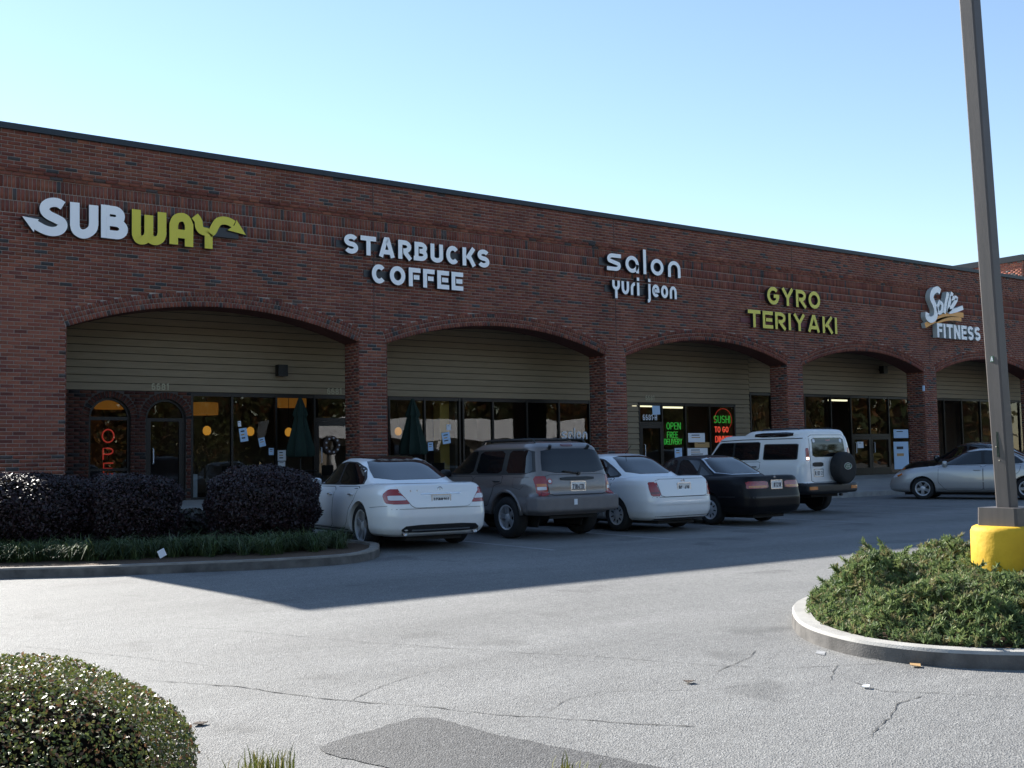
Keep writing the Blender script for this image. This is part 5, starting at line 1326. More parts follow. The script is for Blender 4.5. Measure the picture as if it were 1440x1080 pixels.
for q in (q1, q2): MB().box(q[0]-.22, q[1]-.1, FY-.016, FY-.004, q[2]+.15, q[2]+.32).build('raceway', M['badge_red'] if False else mat('maroon_raceway', (.12, .03, .035), .6), sg4)
b0 = at_y(1335, 479, FY)
sg5 = sign('gym_sign', 'white script and FITNESS letters with two orange strokes on the brick wall', (b0[0], FY, b0[2]))
t5 = abs(wx(1330, 430)[0]-wx(1324.5, 430)[0])
SW = M['letter_side_w']
def brush(pp, px, face=W_):
    blade('letter', [px2(smooth_path(pp))], abs(wx(1330, 430)[0]-wx(1330-px, 430)[0]), face, sg5, depth=.2, side=SW)
brush([(1319,411),(1315,407.5),(1309,411),(1307,419),(1310,427),(1313,436),(1312,446),(1306,450),(1301,446),(1301,440)], 5)
brush([(1318,425),(1315,433),(1317,440),(1321,438),(1322,429),(1318,425)], 3)
brush([(1330,412),(1327,426),(1325,441)], 3.4)
brush([(1336,412),(1332,426),(1330,440)], 3.4)
brush([(1334,420),(1342,420),(1337,430),(1331,438),(1340,437),(1351,433)], 3.6)
blade('swoosh', [px2(smooth_path([(1299,458),(1312,451),(1328,444),(1340,442.5),(1353,443.5)]))], t5*.75, M['orange_face'], sg5, depth=.16, side=SW)
blade('swoosh', [px2(smooth_path([(1314,453),(1326,449),(1338,448),(1350,449.5)]))], t5*.65, M['orange_face'], sg5, depth=.16, side=SW)
sign_word('FITNESS', (1314,454.5), (1314,474.5), (1376,480), .22, W_, SW, sg5, depth=.2, gap=.09)
# small things on the wall
p = at_y(1297, 546, -.02); MB().box(p[0]+.02, p[0]+.10, -.06, -.003, p[2]-.1, p[2]+.1).build('wall_box', M['paper_blue'])
tag(bpy.data.objects['wall_box'], 'small pale utility box on the fourth brick pier', 'utility box')
# ------------------------------------------------------------ things in, on and before the shop windows
def flat_word(name, txt, x0, x1, z0, h, t, y, m, parent=None, label=None, cat=None):
    V, F = word_mesh(txt, h, t, x1-x0); mb = MB(); mb.add([(x0+q[0], y-.0005, z0+q[2]) for q in V], F)
    o = mb.build(name, m, parent)
    if label: tag(o, label, cat)
    return o
def neon_word(txt, px0, px1, pyt, pyb, m, parent, y, t=.10):
    x0, x1 = at_y(px0, pyt, y)[0], at_y(px1, pyt, y)[0]; z0, z1 = at_y((px0+px1)/2, pyb, y)[2], at_y((px0+px1)/2, pyt, y)[2]
    h = z1-z0; G = [glyph(c, t) if c != ' ' else ([], .3) for c in txt]; tot = sum(g[1] for g in G)+.16*(len(G)-1); sx = (x1-x0)/tot; x = x0
    for S, w in G:
        if S:
            mb = MB()
            for s in S: mb.tube([(x+p[0]*sx, y, z0+p[1]*h) for p in s], .016, 5)
            mb.build('neon_letter', m, parent)
        x += (w+.16)*sx
GY = SP+.06
# vertical OPEN in the arched window
b = at_y(150, 640, SP+.14)
n1 = thing('neon_open_sign', 'red vertical neon OPEN sign in the arched window', 'neon sign', (b[0], SP+.14, at_y(150, 690, SP+.14)[2]))
xo, zo = at_y(152, 613, SP+.14)[0::2]
u = at_y(162, 613, SP+.14)[0]-xo; v = zo-at_y(152, 623, SP+.14)[2]
for k, (ch, cy) in enumerate((('O', 613), ('P', 638), ('E', 659), ('N', 681))):
    z = at_y(152, cy, SP+.14)[2]; S, w = glyph(ch, .1); mb = MB()
    for s in S: mb.tube([(xo+(p[0]-w/2)*u*2.6, SP+.14, z+(p[1]-.5)*v*(2.0 if ch == 'O' else 1.7)) for p in s], .017, 6)
    mb.build('neon_letter', M['neon_red'], n1)
MB().tube([(xo, SP+.17, at_y(152, 600, SP+.14)[2]), (xo, SP+.17, at_y(152, 690, SP+.14)[2])], .012, 6).build('neon_mount', M['black_metal'], n1)
# restaurant neon
n2 = thing('neon_delivery_sign', 'green neon OPEN FREE DELIVERY sign in the restaurant window', 'neon sign', tuple(at_y(948, 632, SP+.12)))
neon_word('OPEN', 937, 957, 594, 604, M['neon_green'], n2, SP+.12); neon_word('FREE', 938, 953, 607, 616, M['neon_green'], n2, SP+.12); neon_word('DELIVERY', 934, 959, 617, 625, M['neon_green'], n2, SP+.12)
n3 = thing('neon_sushi_sign', 'green neon SUSHI lettering inside a red neon oval in the restaurant window', 'neon sign', tuple(at_y(1015, 650, SP+.12)))
neon_word('SUSHI', 1003.5, 1026.5, 584.5, 595, M['neon_green'], n3, SP+.12)
mb = MB(); c0 = at_y(1017, 590, SP+.13); mb.tube([(c0[0]+.42*math.cos(t), SP+.13, c0[2]+.38*math.sin(t)) for t in np.linspace(-.9, 3.4, 28)], .012, 5); mb.build('neon_ring', M['neon_red'], n3)
n4 = thing('neon_dinner_sign', 'dim red neon TO GO DINNER lettering below the sushi sign', 'neon sign', tuple(at_y(1015, 660, SP+.12)))
M['neon_dim'] = mat('neon_red_dim', (.3, .03, .03), .4, emit=(1, .1, .06), estr=.35)
neon_word('TO GO', 1005, 1024, 600, 608, M['neon_dim'], n4, SP+.12); neon_word('DINNER', 1006, 1030, 613, 622, M['neon_dim'], n4, SP+.12)
# door number, salon lettering, house numbers
def glass_word(name, txt, p0, p1, pyb, h, t, m, lab, y=SP-.0):
    x0, x1 = at_y(p0, pyb, y)[0], at_y(p1, pyb, y)[0]; z = at_y((p0+p1)/2, pyb, y)[2]
    o = flat_word(name, txt, x0, x1, z, h, t, y, m); tag(o, lab, 'lettering')
ph = lambda px, py, n: abs(at_y(px, py, SP)[2]-at_y(px, py+n, SP)[2])
glass_word('door_number', '6681-H', 904, 924, 591, ph(914, 590, 8), .16, M['paper'], 'white number 6681-H on the glass over the restaurant door', SP+.012)
glass_word('window_lettering', 'salon', 790, 826, 617.5, ph(808, 610, 16), .16, M['paper'], 'white salon lettering low on the window glass', SP+.012)
M['brass'] = mat('pale_brass', (.42, .38, .25), .5)
for px, py, w in ((225, 548.5, 24), (470, 554.5, 20), (914, 563, 12)):
    o = None
    x0, x1 = at_y(px-w/2, py, SP-.03)[0], at_y(px+w/2, py, SP-.03)[0]; z = at_y(px, py, SP-.03)[2]
    o = flat_word('house_number', '6681', x0, x1, z, .16, .16, SP-.032, M['brass'])
    tag(o, {225: 'faded brass house number on the board above the arched door', 470: 'faded brass house number on the board beside the first brick pier', 914: 'faded brass house number above the restaurant door'}[px], 'number')
# posters on the glass
def poster(px0, py0, px1, py1, m, lab, tilt=0., marks=2, y=SP+.008):
    a, b = at_y(px0, py1, y), at_y(px1, py0, y); cx, cz = (a[0]+b[0])/2, (a[2]+b[2])/2; w, h = (b[0]-a[0])/2, (b[2]-a[2])/2
    t = thing('poster', lab, 'poster', (cx, y, cz-h)); ca, sa = math.cos(tilt), math.sin(tilt)
    R2 = lambda u, v: (cx+u*ca-v*sa, cz+u*sa+v*ca)
    def quad(u0, u1, v0, v1, yy, mm, nm):
        mb = MB(); P = [R2(u0, v0), R2(u1, v0), R2(u1, v1), R2(u0, v1)]
        mb.add([(p[0], yy, p[1]) for p in P]+[(p[0], yy+.002, p[1]) for p in P], [(0, 1, 2, 3), (0, 4, 5, 1), (1, 5, 6, 2), (2, 6, 7, 3), (3, 7, 4, 0)]); mb.build(nm, mm, t)
    quad(-w, w, -h, h, y, m, 'sheet')
    for k in range(marks):
        v = h*(.55-k*.5); quad(-w*.6, w*(.2+.35*random.random()), v-h*.10, v+h*.10, y-.002, M['ink'] if k % 2 == 0 else M['paper_tan'], 'print')
poster(337, 602, 348, 621, M['paper_blue'], 'pale blue tilted notice on the coffee shop glass, the second in its slanting row', .15, 3)
poster(334.5, 592, 339, 600, M['paper'], 'smallest white card at the top of the slanting row', .1, 1)
poster(364, 615.5, 373, 628, M['paper_blue'], 'small tilted notice in the middle of the slanting row', .2, 2)
poster(378, 630, 385, 640, M['paper_blue'], 'small blue notice left of the window post', 0., 2)
poster(390.5, 633, 402, 648, M['paper'], 'white notice with black shapes right of the window post', 0., 3)
poster(391, 649, 401, 656, M['paper'], 'lowest white sheet under the notice with black shapes', 0., 1)
poster(622, 608, 633, 624, M['paper_blue'], 'white tilted notice on the yellow column behind glass', .15, 3)
poster(628, 597, 634, 605, M['paper'], 'little white card above the tilted notice by the yellow column', 0., 1)
poster(602, 622, 609, 634, M['paper_blue'], 'blue card left of the yellow column', .05, 2)
poster(917.5, 569, 928, 583, M['paper_blue'], 'pale sheet taped in the glass over the restaurant door', .05, 0)
poster(968, 609, 991, 622, M['paper'], 'wide white sheet in the middle restaurant window', 0., 2)
poster(977, 622, 998, 629.5, M['paper_tan'], 'tan strip sign below the wide white sheet', 0., 1)
poster(966, 630, 995, 642, M['paper'], 'white spotted banner low in the restaurant window', 0., 3)
poster(949, 630, 959, 644, M['paper_blue'], 'pale blue menu sheet under the green neon lettering', 0., 2)
poster(1257, 604, 1277, 616, M['paper_blue'], 'light blue picture panel at the top of the gym window', 0., 1)
poster(1258, 621, 1277, 660, M['paper_blue'], 'tall light blue poster at the bottom of the gym window', 0., 2)
poster(1206, 621, 1214, 630, M['paper'], 'small white notice on the gym door', 0., 1)
# pendant lamps and ceiling tubes inside
def pendant(px, py, r, y, lab, drum=False):
    p = at_y(px, py, y); t = thing('pendant_lamp', lab, 'lamp', (p[0], y, p[2]))
    zt = Z45+.3
    if drum: MB().lathe([(r, -.16), (r*1.02, .0), (r, .16), (r-.02, .16), (r-.02, -.16)], 20, c=p).build('lamp_shade', M['lamp_dim'], t, smooth=True, sharp=40)
    else: MB().lathe([(r*.45, -.11), (r*.9, -.06), (r, .02), (r*.8, .09), (r*.3, .13), (0, .135)], 18, c=p).build('lamp_shade', M['lamp'], t, smooth=True)
    MB().tube([(p[0], y, p[2]+.13), (p[0], y, zt)], .008, 5).build('cord', M['black_metal'], t)
pendant(291, 606, .11, 4.2, 'small amber pendant lamp in the leftmost coffee shop pane')
pendant(352, 607, .11, 4.6, 'small amber pendant lamp behind the tilted blue notice')
pendant(406, 608, .11, 4.6, 'small amber pendant lamp left of the closed green umbrella')
pendant(560, 607, .11, 4.6, 'small amber pendant lamp left of the umbrella in the second bay')
pendant(284, 575, .42, 4.4, 'wide amber drum lamp in the leftmost coffee shop pane', True)
pendant(410, 565, .42, 5.2, 'wide amber drum lamp above the closed green umbrella', True)
pendant(157, 566, .40, 3.6, 'cream dome lamp glowing at the top of the arched window', True)
def tube(px, py, y, lab, w=1.1):
    p = at_y(px, py, y); o = MB().box(p[0]-w/2, p[0]+w/2, y-.06, y+.06, p[2]-.03, p[2]+.03).build('ceiling_light', M['tube_light']); tag(o, lab, 'ceiling light')
tube(907, 571, 4.0, 'bright ceiling tube seen over the restaurant door')
tube(943, 573, 4.2, 'long bright ceiling tube behind the green neon')
tube(1178, 563, 4.4, 'bright ceiling tube in the gym')
tube(1092, 561, 3.6, 'short bright ceiling tube in the pane left of the third brick pier', .5)
# closed umbrellas on the walkway, chairs and tables
def umbrella(px, pyt, pyb, y, wpx, lab):
    top = at_y(px, pyt, y); zb = sw(y); x = top[0]; H = top[2]-zb
    w = abs(at_y(px+wpx/2, 600, y)[0]-x)
    t = thing('patio_umbrella', lab, 'umbrella', (x, y, zb), group='closed patio umbrellas')
    MB().tube([(x, y, zb+.05), (x, y, top[2])], .02, 8).build('pole', M['black_metal'], t)
    MB().lathe([(.0, .09), (.06, .08), (.25, .05), (.27, .0)], 18, c=(x, y, zb)).build('base', M['black_metal'], t, smooth=True, sharp=30)
    mb = MB(); prof = [(.015, H+.03), (.05, H-.03), (w*.55, H-.42), (w*.42, H-.48), (w*.45, H-.55), (w*.62, H-.8), (w*.95, H-1.25), (w*1.0, H-1.45), (w*.8, H-1.5), (.05, H-1.48)]
    n = 24; V = []
    for r_, z in prof:
        for k in range(n):
            f = 1+.22*math.cos(k*2*math.pi/n*8)+.05*math.sin(k*3.1)
            V.append((x+r_*f*math.cos(2*math.pi*k/n), y+r_*f*math.sin(2*math.pi*k/n), zb+z))
    mb.add(V, [(i*n+k, i*n+(k+1) % n, (i+1)*n+(k+1) % n, (i+1)*n+k) for i in range(len(prof)-1) for k in range(n)])
    mb.build('canopy', M['umb'], t, smooth=True, sharp=60)
    tb = thing('patio_table', 'round black patio table under '+('the first' if px < 500 else 'the second')+' closed umbrella', 'table', (x, y, zb), group='patio tables')
    MB().lathe([(0, .72), (.40, .72), (.41, .705), (.40, .69), (.03, .69)], 24, c=(x, y, zb)).build('table_top', M['black_metal'], tb)
    for k in range(4):
        a = k*math.pi/2+.6; MB().tube([(x+.08*math.cos(a), y+.08*math.sin(a), zb+.69), (x+.34*math.cos(a), y+.34*math.sin(a), zb)], .014, 6).build('leg', M['black_metal'], tb)
umbrella(422, 560, 640, 1.55, 32, 'closed dark green patio umbrella left of the first brick pier')
umbrella(580, 562, 645, 1.45, 30, 'closed dark green patio umbrella right of the first brick pier')
def chair(x, y, rz, lab):
    t = thing('patio_chair', lab, 'chair', (x, y, sw(y)), rz, group='patio chairs')
    t.location.z = sw(y); WL[t] = None
    MB().box(-.21, .21, -.21, .21, .43, .455).build('seat', M['black_metal'], t, local=True)
    MB().box(-.21, .21, .19, .215, .60, .86).build('backrest', M['black_metal'], t, local=True)
    for a in (-.19, .19):
        for b in (-.19, .2):
            MB().tube([(a, b, 0), (a, b, .86 if b > 0 else .44)], .013, 6).build('leg', M['black_metal'], t, local=True)
for i, (px, py, y, rz, lab) in enumerate(((395, 650, 1.5, 1.2, 'black patio chair left of the first closed umbrella'), (452, 655, 1.2, -1.3, 'black patio chair right of the first closed umbrella'), (610, 655, 1.3, -1.2, 'black patio chair right of the second closed umbrella'), (330, 650, 1.6, 1.9, 'black patio chair before the leftmost coffee shop glass'))):
    chair(at_y(px, py, y)[0], y, rz, lab)
# wreath on the coffee shop door
p = at_y(466, 626, SP-.05); t = thing('door_wreath', 'round wreath with silver baubles on the coffee shop door', 'wreath', tuple(p))
mb = MB(); mb.tube([(p[0]+.20*math.cos(a), SP-.06, p[2]+.20*math.sin(a)) for a in np.linspace(0, 2*math.pi, 25)], .055, 8, caps=False); mb.build('wreath_ring', mat('wreath_twigs', (.08, .05, .04), .9), t)
for k in range(9):
    a = k*.7; q = (p[0]+.19*math.cos(a), SP-.115, p[2]+.19*math.sin(a)); ellipsoid(q, (.026, .026, .026), M['tail_white'], 'bauble', None, 10, 6).parent = None
for o in [o for o in col.objects if o.name.startswith('bauble')]:
    o.parent = t; o.location = -Vector(p)
# counter inside the first shop
MB().box(fx(270), fx(296), 3.2, 3.7, S0, S0+.62).build('counter', M['paper'])
tag(bpy.data.objects['counter'], 'low pale counter inside the leftmost coffee shop pane', 'counter')
# ------------------------------------------------------------ kerbed islands, planting, pole
def gp(px, py, dz=0.): return at_g(px, py, dz)
def island(name, pts, kh, m_k, m_g, kw=.15):
    """kerb ring round a bed; pts = outer edge on the ground (closed, world xy)"""
    P = [np.array(p[:2], float) for p in pts]; n = len(P)
    A = sum(P[i][0]*P[(i+1) % n][1]-P[(i+1) % n][0]*P[i][1] for i in range(n)); s = 1 if A > 0 else -1
    def off(d):
        Q = []
        for i in range(n):
            e1 = P[i]-P[i-1]; e2 = P[(i+1) % n]-P[i]; e1 = e1/np.linalg.norm(e1); e2 = e2/np.linalg.norm(e2)
            mm = np.array([-e1[1], e1[0]])*s+np.array([-e2[1], e2[0]])*s; mm = mm/max(.6, (mm@mm)/2); Q.append(P[i]+mm*d)
        return Q
    rings = [(0.0, -.05), (.010, kh-.022), (.026, kh), (kw, kh), (kw+.005, kh-.08)]
    V, F = [], []
    for d, h in rings:
        for q in off(d): V.append((q[0], q[1], gz(q[1])+h))
    for k in range(len(rings)-1):
        for i in range(n): F.append((k*n+i, k*n+(i+1) % n, (k+1)*n+(i+1) % n, (k+1)*n+i))
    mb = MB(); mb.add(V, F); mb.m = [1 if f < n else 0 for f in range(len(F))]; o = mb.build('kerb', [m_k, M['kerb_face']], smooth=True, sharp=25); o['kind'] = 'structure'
    Q = off(kw+.004); C = np.mean(Q, 0)
    mb = MB(); V = [(C[0], C[1], gz(C[1])+kh-.0)]+[(q[0], q[1], gz(q[1])+kh-.035) for q in Q]
    mb.add(V, [(0, i+1, (i+1) % n+1) for i in range(n)]); g = mb.build(name, m_g); g['kind'] = 'structure'
    return P
def poly_smooth(P, it=3):
    for _ in range(it):
        P = [q for i in range(len(P)) for q in (P[i]*.75+P[(i+1) % len(P)]*.25, P[i]*.25+P[(i+1) % len(P)]*.75)]
    return P
# left island: front edge from the photo, then back along the parked car to the shops
L_ = [gp(*q)[:2] for q in ((-160, 822), (0, 814), (128, 811), (250, 806), (372, 801), (460, 796), (510, 791), (533, 784), (535, 775))]
lx = L_[-1]
Lp = [np.array(q) for q in L_]+[np.array((lx[0]+.05, lx[1]+.5)), np.array((lx[0]-.05, lx[1]+1.5)), np.array((8.3, -4.5)), np.array((8.3, -3.05)), np.array((8.3, -.2)), np.array((3.0, -.2)), np.array((-6, -.3)), np.array((-6, L_[0][1]+.6))]
Lfine = []
for i in range(len(Lp)):
    a, b = Lp[i], Lp[(i+1) % len(Lp)]; k = max(1, int(np.linalg.norm(b-a)/.5)); Lfine += [a+(b-a)*j/k for j in range(k)]
Lfine = poly_smooth(Lfine, 1)
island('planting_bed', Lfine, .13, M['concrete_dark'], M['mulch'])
# right island with the light pole
Rp = [np.array(q) for q in ((7.62,-18.05),(7.10,-18.60),(6.86,-19.2),(6.88,-19.6),(7.0,-19.95),(7.34,-20.36),(7.9,-20.72),(8.8,-20.9),(10.5,-20.95),(12.6,-20.95),(12.6,-17.3),(10.5,-17.3),(9.0,-17.35),(8.2,-17.6))]
Rfine = poly_smooth(Rp, 3)
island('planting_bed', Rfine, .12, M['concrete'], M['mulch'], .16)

def leaves(C, size, aspect, up=None, upw=.5, jit=.35):
    """rhombic leaves at the points C; up: outward directions the leaf normals lean to"""
    n = len(C); nr = rng.normal(size=(n, 3))
    if up is not None: nr = nr*(1-upw)+up*upw*2
    nr /= np.linalg.norm(nr, axis=1, keepdims=True)+1e-9
    t = rng.normal(size=(n, 3)); t -= nr*np.sum(t*nr, 1, keepdims=True); t /= np.linalg.norm(t, axis=1, keepdims=True)+1e-9
    b = np.cross(nr, t); s = size*(1+jit*rng.normal(size=(n, 1))).clip(.4, 1.8)
    V = np.stack([C-t*s, C+b*s*aspect+nr*s*.15, C+t*s, C-b*s*aspect+nr*s*.15], 1).reshape(-1, 3)
    return V, np.arange(4*n).reshape(-1, 4)
def shrub(name, lab, c, rad, n, size, pal, m, e=2.6, aspect=.5, group=None, bot=-.9, lump=.06, cat='shrub', core=.93):
    """clipped shrub: superellipsoid shell of leaves over a dark core, with a few stems"""
    c = np.array(c, float); rad = np.array(rad, float)
    t = thing(name, lab, cat, (c[0], c[1], c[2]-rad[2]), group=group)
    d = rng.normal(size=(n*2, 3)); d /= np.linalg.norm(d, axis=1, keepdims=True)
    d = d[d[:, 2] > bot][:n]
    k = (np.sum(np.abs(d)**e, 1))**(-1/e)
    lum = 1+lump*(np.sin(d[:, 0]*7+1)*np.cos(d[:, 1]*6)+.6*np.sin(d[:, 2]*11+d[:, 0]*5))
    depth = 1-rng.random(n)[:len(d)]**2*.16+rng.normal(size=len(d))*.008
    P = c+d*rad*(k*lum*depth)[:, None]
    nrm = d/rad; nrm /= np.linalg.norm(nrm, axis=1, keepdims=True)
    V, F = leaves(P, size, aspect, nrm, .42)
    pal = np.array(pal); cc = pal[rng.integers(0, len(pal), len(P))]*(.75+.5*rng.random((len(P), 1)))
    fast_mesh('foliage', V, F, m, t, np.repeat(cc, 4, 0))
    # solid dark core that blocks the view through the leaves
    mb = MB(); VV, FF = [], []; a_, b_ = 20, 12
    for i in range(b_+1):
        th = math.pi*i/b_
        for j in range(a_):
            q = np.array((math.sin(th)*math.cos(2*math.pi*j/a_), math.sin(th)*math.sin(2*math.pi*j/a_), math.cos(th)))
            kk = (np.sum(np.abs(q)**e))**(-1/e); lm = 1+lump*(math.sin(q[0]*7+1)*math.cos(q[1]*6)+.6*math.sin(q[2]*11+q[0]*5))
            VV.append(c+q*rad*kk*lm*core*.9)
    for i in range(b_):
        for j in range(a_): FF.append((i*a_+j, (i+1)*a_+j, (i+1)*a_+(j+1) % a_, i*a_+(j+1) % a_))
    mb.add(VV, FF); mb.build('dark_core', M['core'], t, smooth=True)
    return t
PUR = [(.026,.013,.016),(.020,.011,.014),(.034,.016,.019),(.018,.014,.013),(.042,.021,.025)]
def shrub_at(px0, px1, pyt, pyb, lab, depthx, n, pal=PUR, m=None, size=.021, e=2.6, rz=None, bz=.1, name='purple_shrub', group='clipped purple shrubs', lift=0.):
    """place by its width and top in the photo, standing on the bed at pixel row pyb"""
    b = gp((px0+px1)/2, pyb, .1); d = (b-EYE)@_f; w = (px1-px0)/FPX*d/2
    dr = (b-EYE); dr[2] = 0; dr /= np.linalg.norm(dr); c = b+dr*w*.8
    dc = (c-EYE)@_f; w = (px1-px0)/FPX*dc/2
    top = EYE+ray((px0+px1)/2, pyt)*dc; z0 = gz(c[1])+bz; h = (top[2]-z0)/2
    return shrub(name, lab, (c[0], c[1], z0+h*1.0), (w, w*depthx, h*1.02), n, size, pal, m or M['leafpurple'], e=e, group=group)
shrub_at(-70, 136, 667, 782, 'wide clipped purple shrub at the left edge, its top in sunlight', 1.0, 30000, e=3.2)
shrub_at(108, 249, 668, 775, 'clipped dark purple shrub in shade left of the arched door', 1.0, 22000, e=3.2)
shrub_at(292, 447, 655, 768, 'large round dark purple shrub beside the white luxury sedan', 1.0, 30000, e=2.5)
shrub_at(240, 300, 716, 760, 'small loose shrub between the two large purple shrubs', 1.0, 2600, pal=[(.04,.045,.025),(.06,.05,.035),(.05,.03,.03)], size=.035, e=2.2, group=None, name='small_shrub')
# strap-leaved ground cover along the kerb
def blades(name, roots, hgt, wid, pal, m, per=14, lean=.6, parent=None, sag=.35):
    n = len(roots)*per; r = np.repeat(roots, per, 0)+np.concatenate([rng.normal(size=(n, 2))*.04, np.zeros((n, 1))], 1)
    a = rng.random(n)*2*np.pi; ln = hgt*(.6+.6*rng.random(n)); out = lean*(.4+.9*rng.random(n))*ln
    d = np.stack([np.cos(a), np.sin(a), 0*a], 1); s = np.stack([-np.sin(a), np.cos(a), 0*a], 1)*wid/2
    p0 = r; p1 = r+d*(out*.35)[:, None]; p1[:, 2] += ln*.65; p2 = r+d*out[:, None]; p2[:, 2] += ln*(.95-sag*rng.random(n))
    V = np.stack([p0-s, p0+s, p1+s*.9, p1-s*.9, p2+s*.15, p2-s*.15], 1).reshape(-1, 3)
    i = np.arange(n)*6
    F = np.concatenate([np.stack([i, i+1, i+2, i+3], 1), np.stack([i+3, i+2, i+4, i+5], 1)])
    pal = np.array(pal); c = pal[rng.integers(0, len(pal), n)]*(.7+.6*rng.random((n, 1)))
    return fast_mesh(name, V, F, m, parent, np.repeat(c, 6, 0))
roots = []
Fpts = [np.array(gp(*q)[:2]) for q in ((-60, 808), (0, 804), (128, 801), (250, 797), (372, 792), (455, 786), (500, 780))]
for i in range(len(Fpts)-1):
    a, b = Fpts[i], Fpts[i+1]; nn = int(np.linalg.norm(b-a)*26)
    for k in range(nn):
        q = a+(b-a)*random.random(); inw = random.random()**1.1*1.05; y = q[1]+.14+inw
        if i >= 5 and inw > .9: continue
        roots.append((q[0], y, gz(y)+.08))
o = blades('liriope_ground_cover', np.array(roots), .34, .011, [(.065,.105,.035),(.085,.13,.045),(.045,.075,.028),(.12,.15,.06)], M['grass'], per=48, lean=1.25, sag=.75)
tag(o, 'dark green strap-leaved ground cover under the purple shrubs', 'ground cover', kind='stuff')
# juniper mat
def in_poly(P, q): return inside([tuple(p) for p in P], q)
Jp = [gp(*q)[:2] for q in ((1158, 893), (1200, 905), (1260, 912), (1340, 918), (1440, 922), (1590, 922))]
JC = np.array(gp(1290, 860)[:2])
Pin = []
rC = np.mean(Rfine, 0)
bx = np.array(Rfine); lo, hi = bx.min(0), bx.max(0)
Rin = [rC+(p-rC)*.90 for p in bx]
tips, dirs = [], []
def jheight(q, edge): return .10+.62*min(1, edge/.95)**.8
cand = 0
BX = np.array(Rin)
mounds = [(lo+(hi-lo)*rng.random(2), .22+.30*random.random(), .03+.12*random.random()) for _ in range(75)]
while len(tips) < 12500 and cand < 60000:
    cand += 1
    q = lo+(hi-lo)*rng.random(2)
    if not in_poly(Rin, q): continue
    edge = float(np.sqrt(np.min(np.sum((BX-q)**2, 1))))
    h = jheight(q, edge)*(.46 if q[1] < -18.6 else .50)+sum(mh*max(0, 1-np.linalg.norm(q-mc)/mr) for mc, mr, mh in mounds)
    h *= .55+.5*min(1, max(0, (q[0]-7.0)/2.0))
    z = gz(q[1])+.12+h*(1-.5*random.random()**2)
    tips.append((q[0], q[1], z)); a = random.random()*6.28; dirs.append((math.cos(a)*.8, math.sin(a)*.8, .35+.5*random.random()))
# longer shoots standing out of the mat
for _ in range(420):
    b0 = tips[random.randrange(len(tips))]; a = random.random()*6.28; ln = random.uniform(.06, .17); d = np.array((math.cos(a)*.8, math.sin(a)*.8, .6))
    for k in range(5): q = np.array(b0)+d*ln*(k+1)/5; tips.append(tuple(q)); dirs.append(tuple(d))
tips = np.array(tips); dirs = np.array(dirs)
# each spray: a short branchlet with paired needles
per = 14; n = len(tips); k = np.tile(np.arange(per), n); T_ = np.repeat(tips, per, 0); D_ = np.repeat(dirs, per, 0); D_ /= np.linalg.norm(D_, axis=1, keepdims=True)
sp = rng.normal(size=(n*per, 3))*.55+D_; sp /= np.linalg.norm(sp, axis=1, keepdims=True)
base = T_-D_*(.075*(1-k/per))[:, None]
tip = base+sp*.042; sd = np.cross(sp, rng.normal(size=sp.shape)); sd /= np.linalg.norm(sd, axis=1, keepdims=True); sd *= .006
V = np.stack([base-sd, base+sd, tip+sd*.5, tip-sd*.5], 1).reshape(-1, 3)
jp = np.array([(.15,.21,.075),(.13,.19,.07),(.20,.25,.09),(.10,.14,.06),(.23,.21,.10)])
cc = np.repeat(jp[rng.integers(0, 5, n)]*(.75+.5*rng.random((n, 1))), per, 0)
jun = thing('juniper_shrub', 'low spreading green juniper filling the kerbed island round the yellow pole base', 'shrub', (rC[0], rC[1], gz(rC[1])+.1))
fast_mesh('foliage', V, np.arange(4*n*per).reshape(-1, 4), M['juniper'], jun, np.repeat(cc, 4, 0))
mb = MB()
for i in range(0, n, 45):
    p = tips[i]; mb.tube([(p[0]+.1*random.uniform(-1, 1), p[1]+.1*random.uniform(-1, 1), gz(p[1])+.1), tuple(p-dirs[i]*.05)], [.012, .004], 5)
mb.build('stems', M['bark'], jun)['kind'] = 'stuff'
# light pole on its yellow base
pb = gp(1413, 850); dr = pb-EYE; sc = 9.75/(dr@_f)
bx_, by_ = (EYE+ray(1413, 640)*9.75)[:2]
zg = gz(by_)+.05
pole = thing('light_pole', 'tall square bronze light pole on a round yellow concrete base', 'lamp post', (bx_, by_, zg))
rb = .31
zy = (EYE+ray(1413, 738)*9.75)[2]
MB().lathe([(rb*1.0, -.1), (rb, .3), (rb*1.01, .5), (rb, zy-zg-.05), (rb*.95, zy-zg-.015), (rb*.86, zy-zg), (0, zy-zg+.002)], 40, c=(bx_, by_, zg)).build('concrete_base', M['yellow'], pole, smooth=True, sharp=55)
zp = (EYE+ray(1413, 713)*9.75)[2]
ca, sa = 1.0, 0.0
LEAN = -_r0*.0267                               # the pole leans a little to the left
def rot_box(hx, hy, z0, z1, name, m, taper=1.0, bev=.02, cx=0., cy=0.):
    P = [(hx-bev, -hy), (hx, -hy+bev), (hx, hy-bev), (hx-bev, hy), (-hx+bev, hy), (-hx, hy-bev), (-hx, -hy+bev), (-hx+bev, -hy)]
    V = [(bx_+(p[0]*t+cx)*ca-(p[1]*t+cy)*sa+LEAN[0]*max(0, z-zp), by_+(p[0]*t+cx)*sa+(p[1]*t+cy)*ca+LEAN[1]*max(0, z-zp), z) for z, t in ((z0, 1), (z1, taper)) for p in P]
    mb = MB(); mb.add(V, [(i, (i+1) % 8, 8+(i+1) % 8, 8+i) for i in range(8)]+[tuple(range(7, -1, -1)), tuple(range(8, 16))]); return mb.build(name, m, pole)
rot_box(.185, .185, zy+.0, zp, 'base_cover', M['pole'], .97)
rot_box(.069, .069, zp, zg+9.5, 'pole', M['pole'], 1.0, .014)
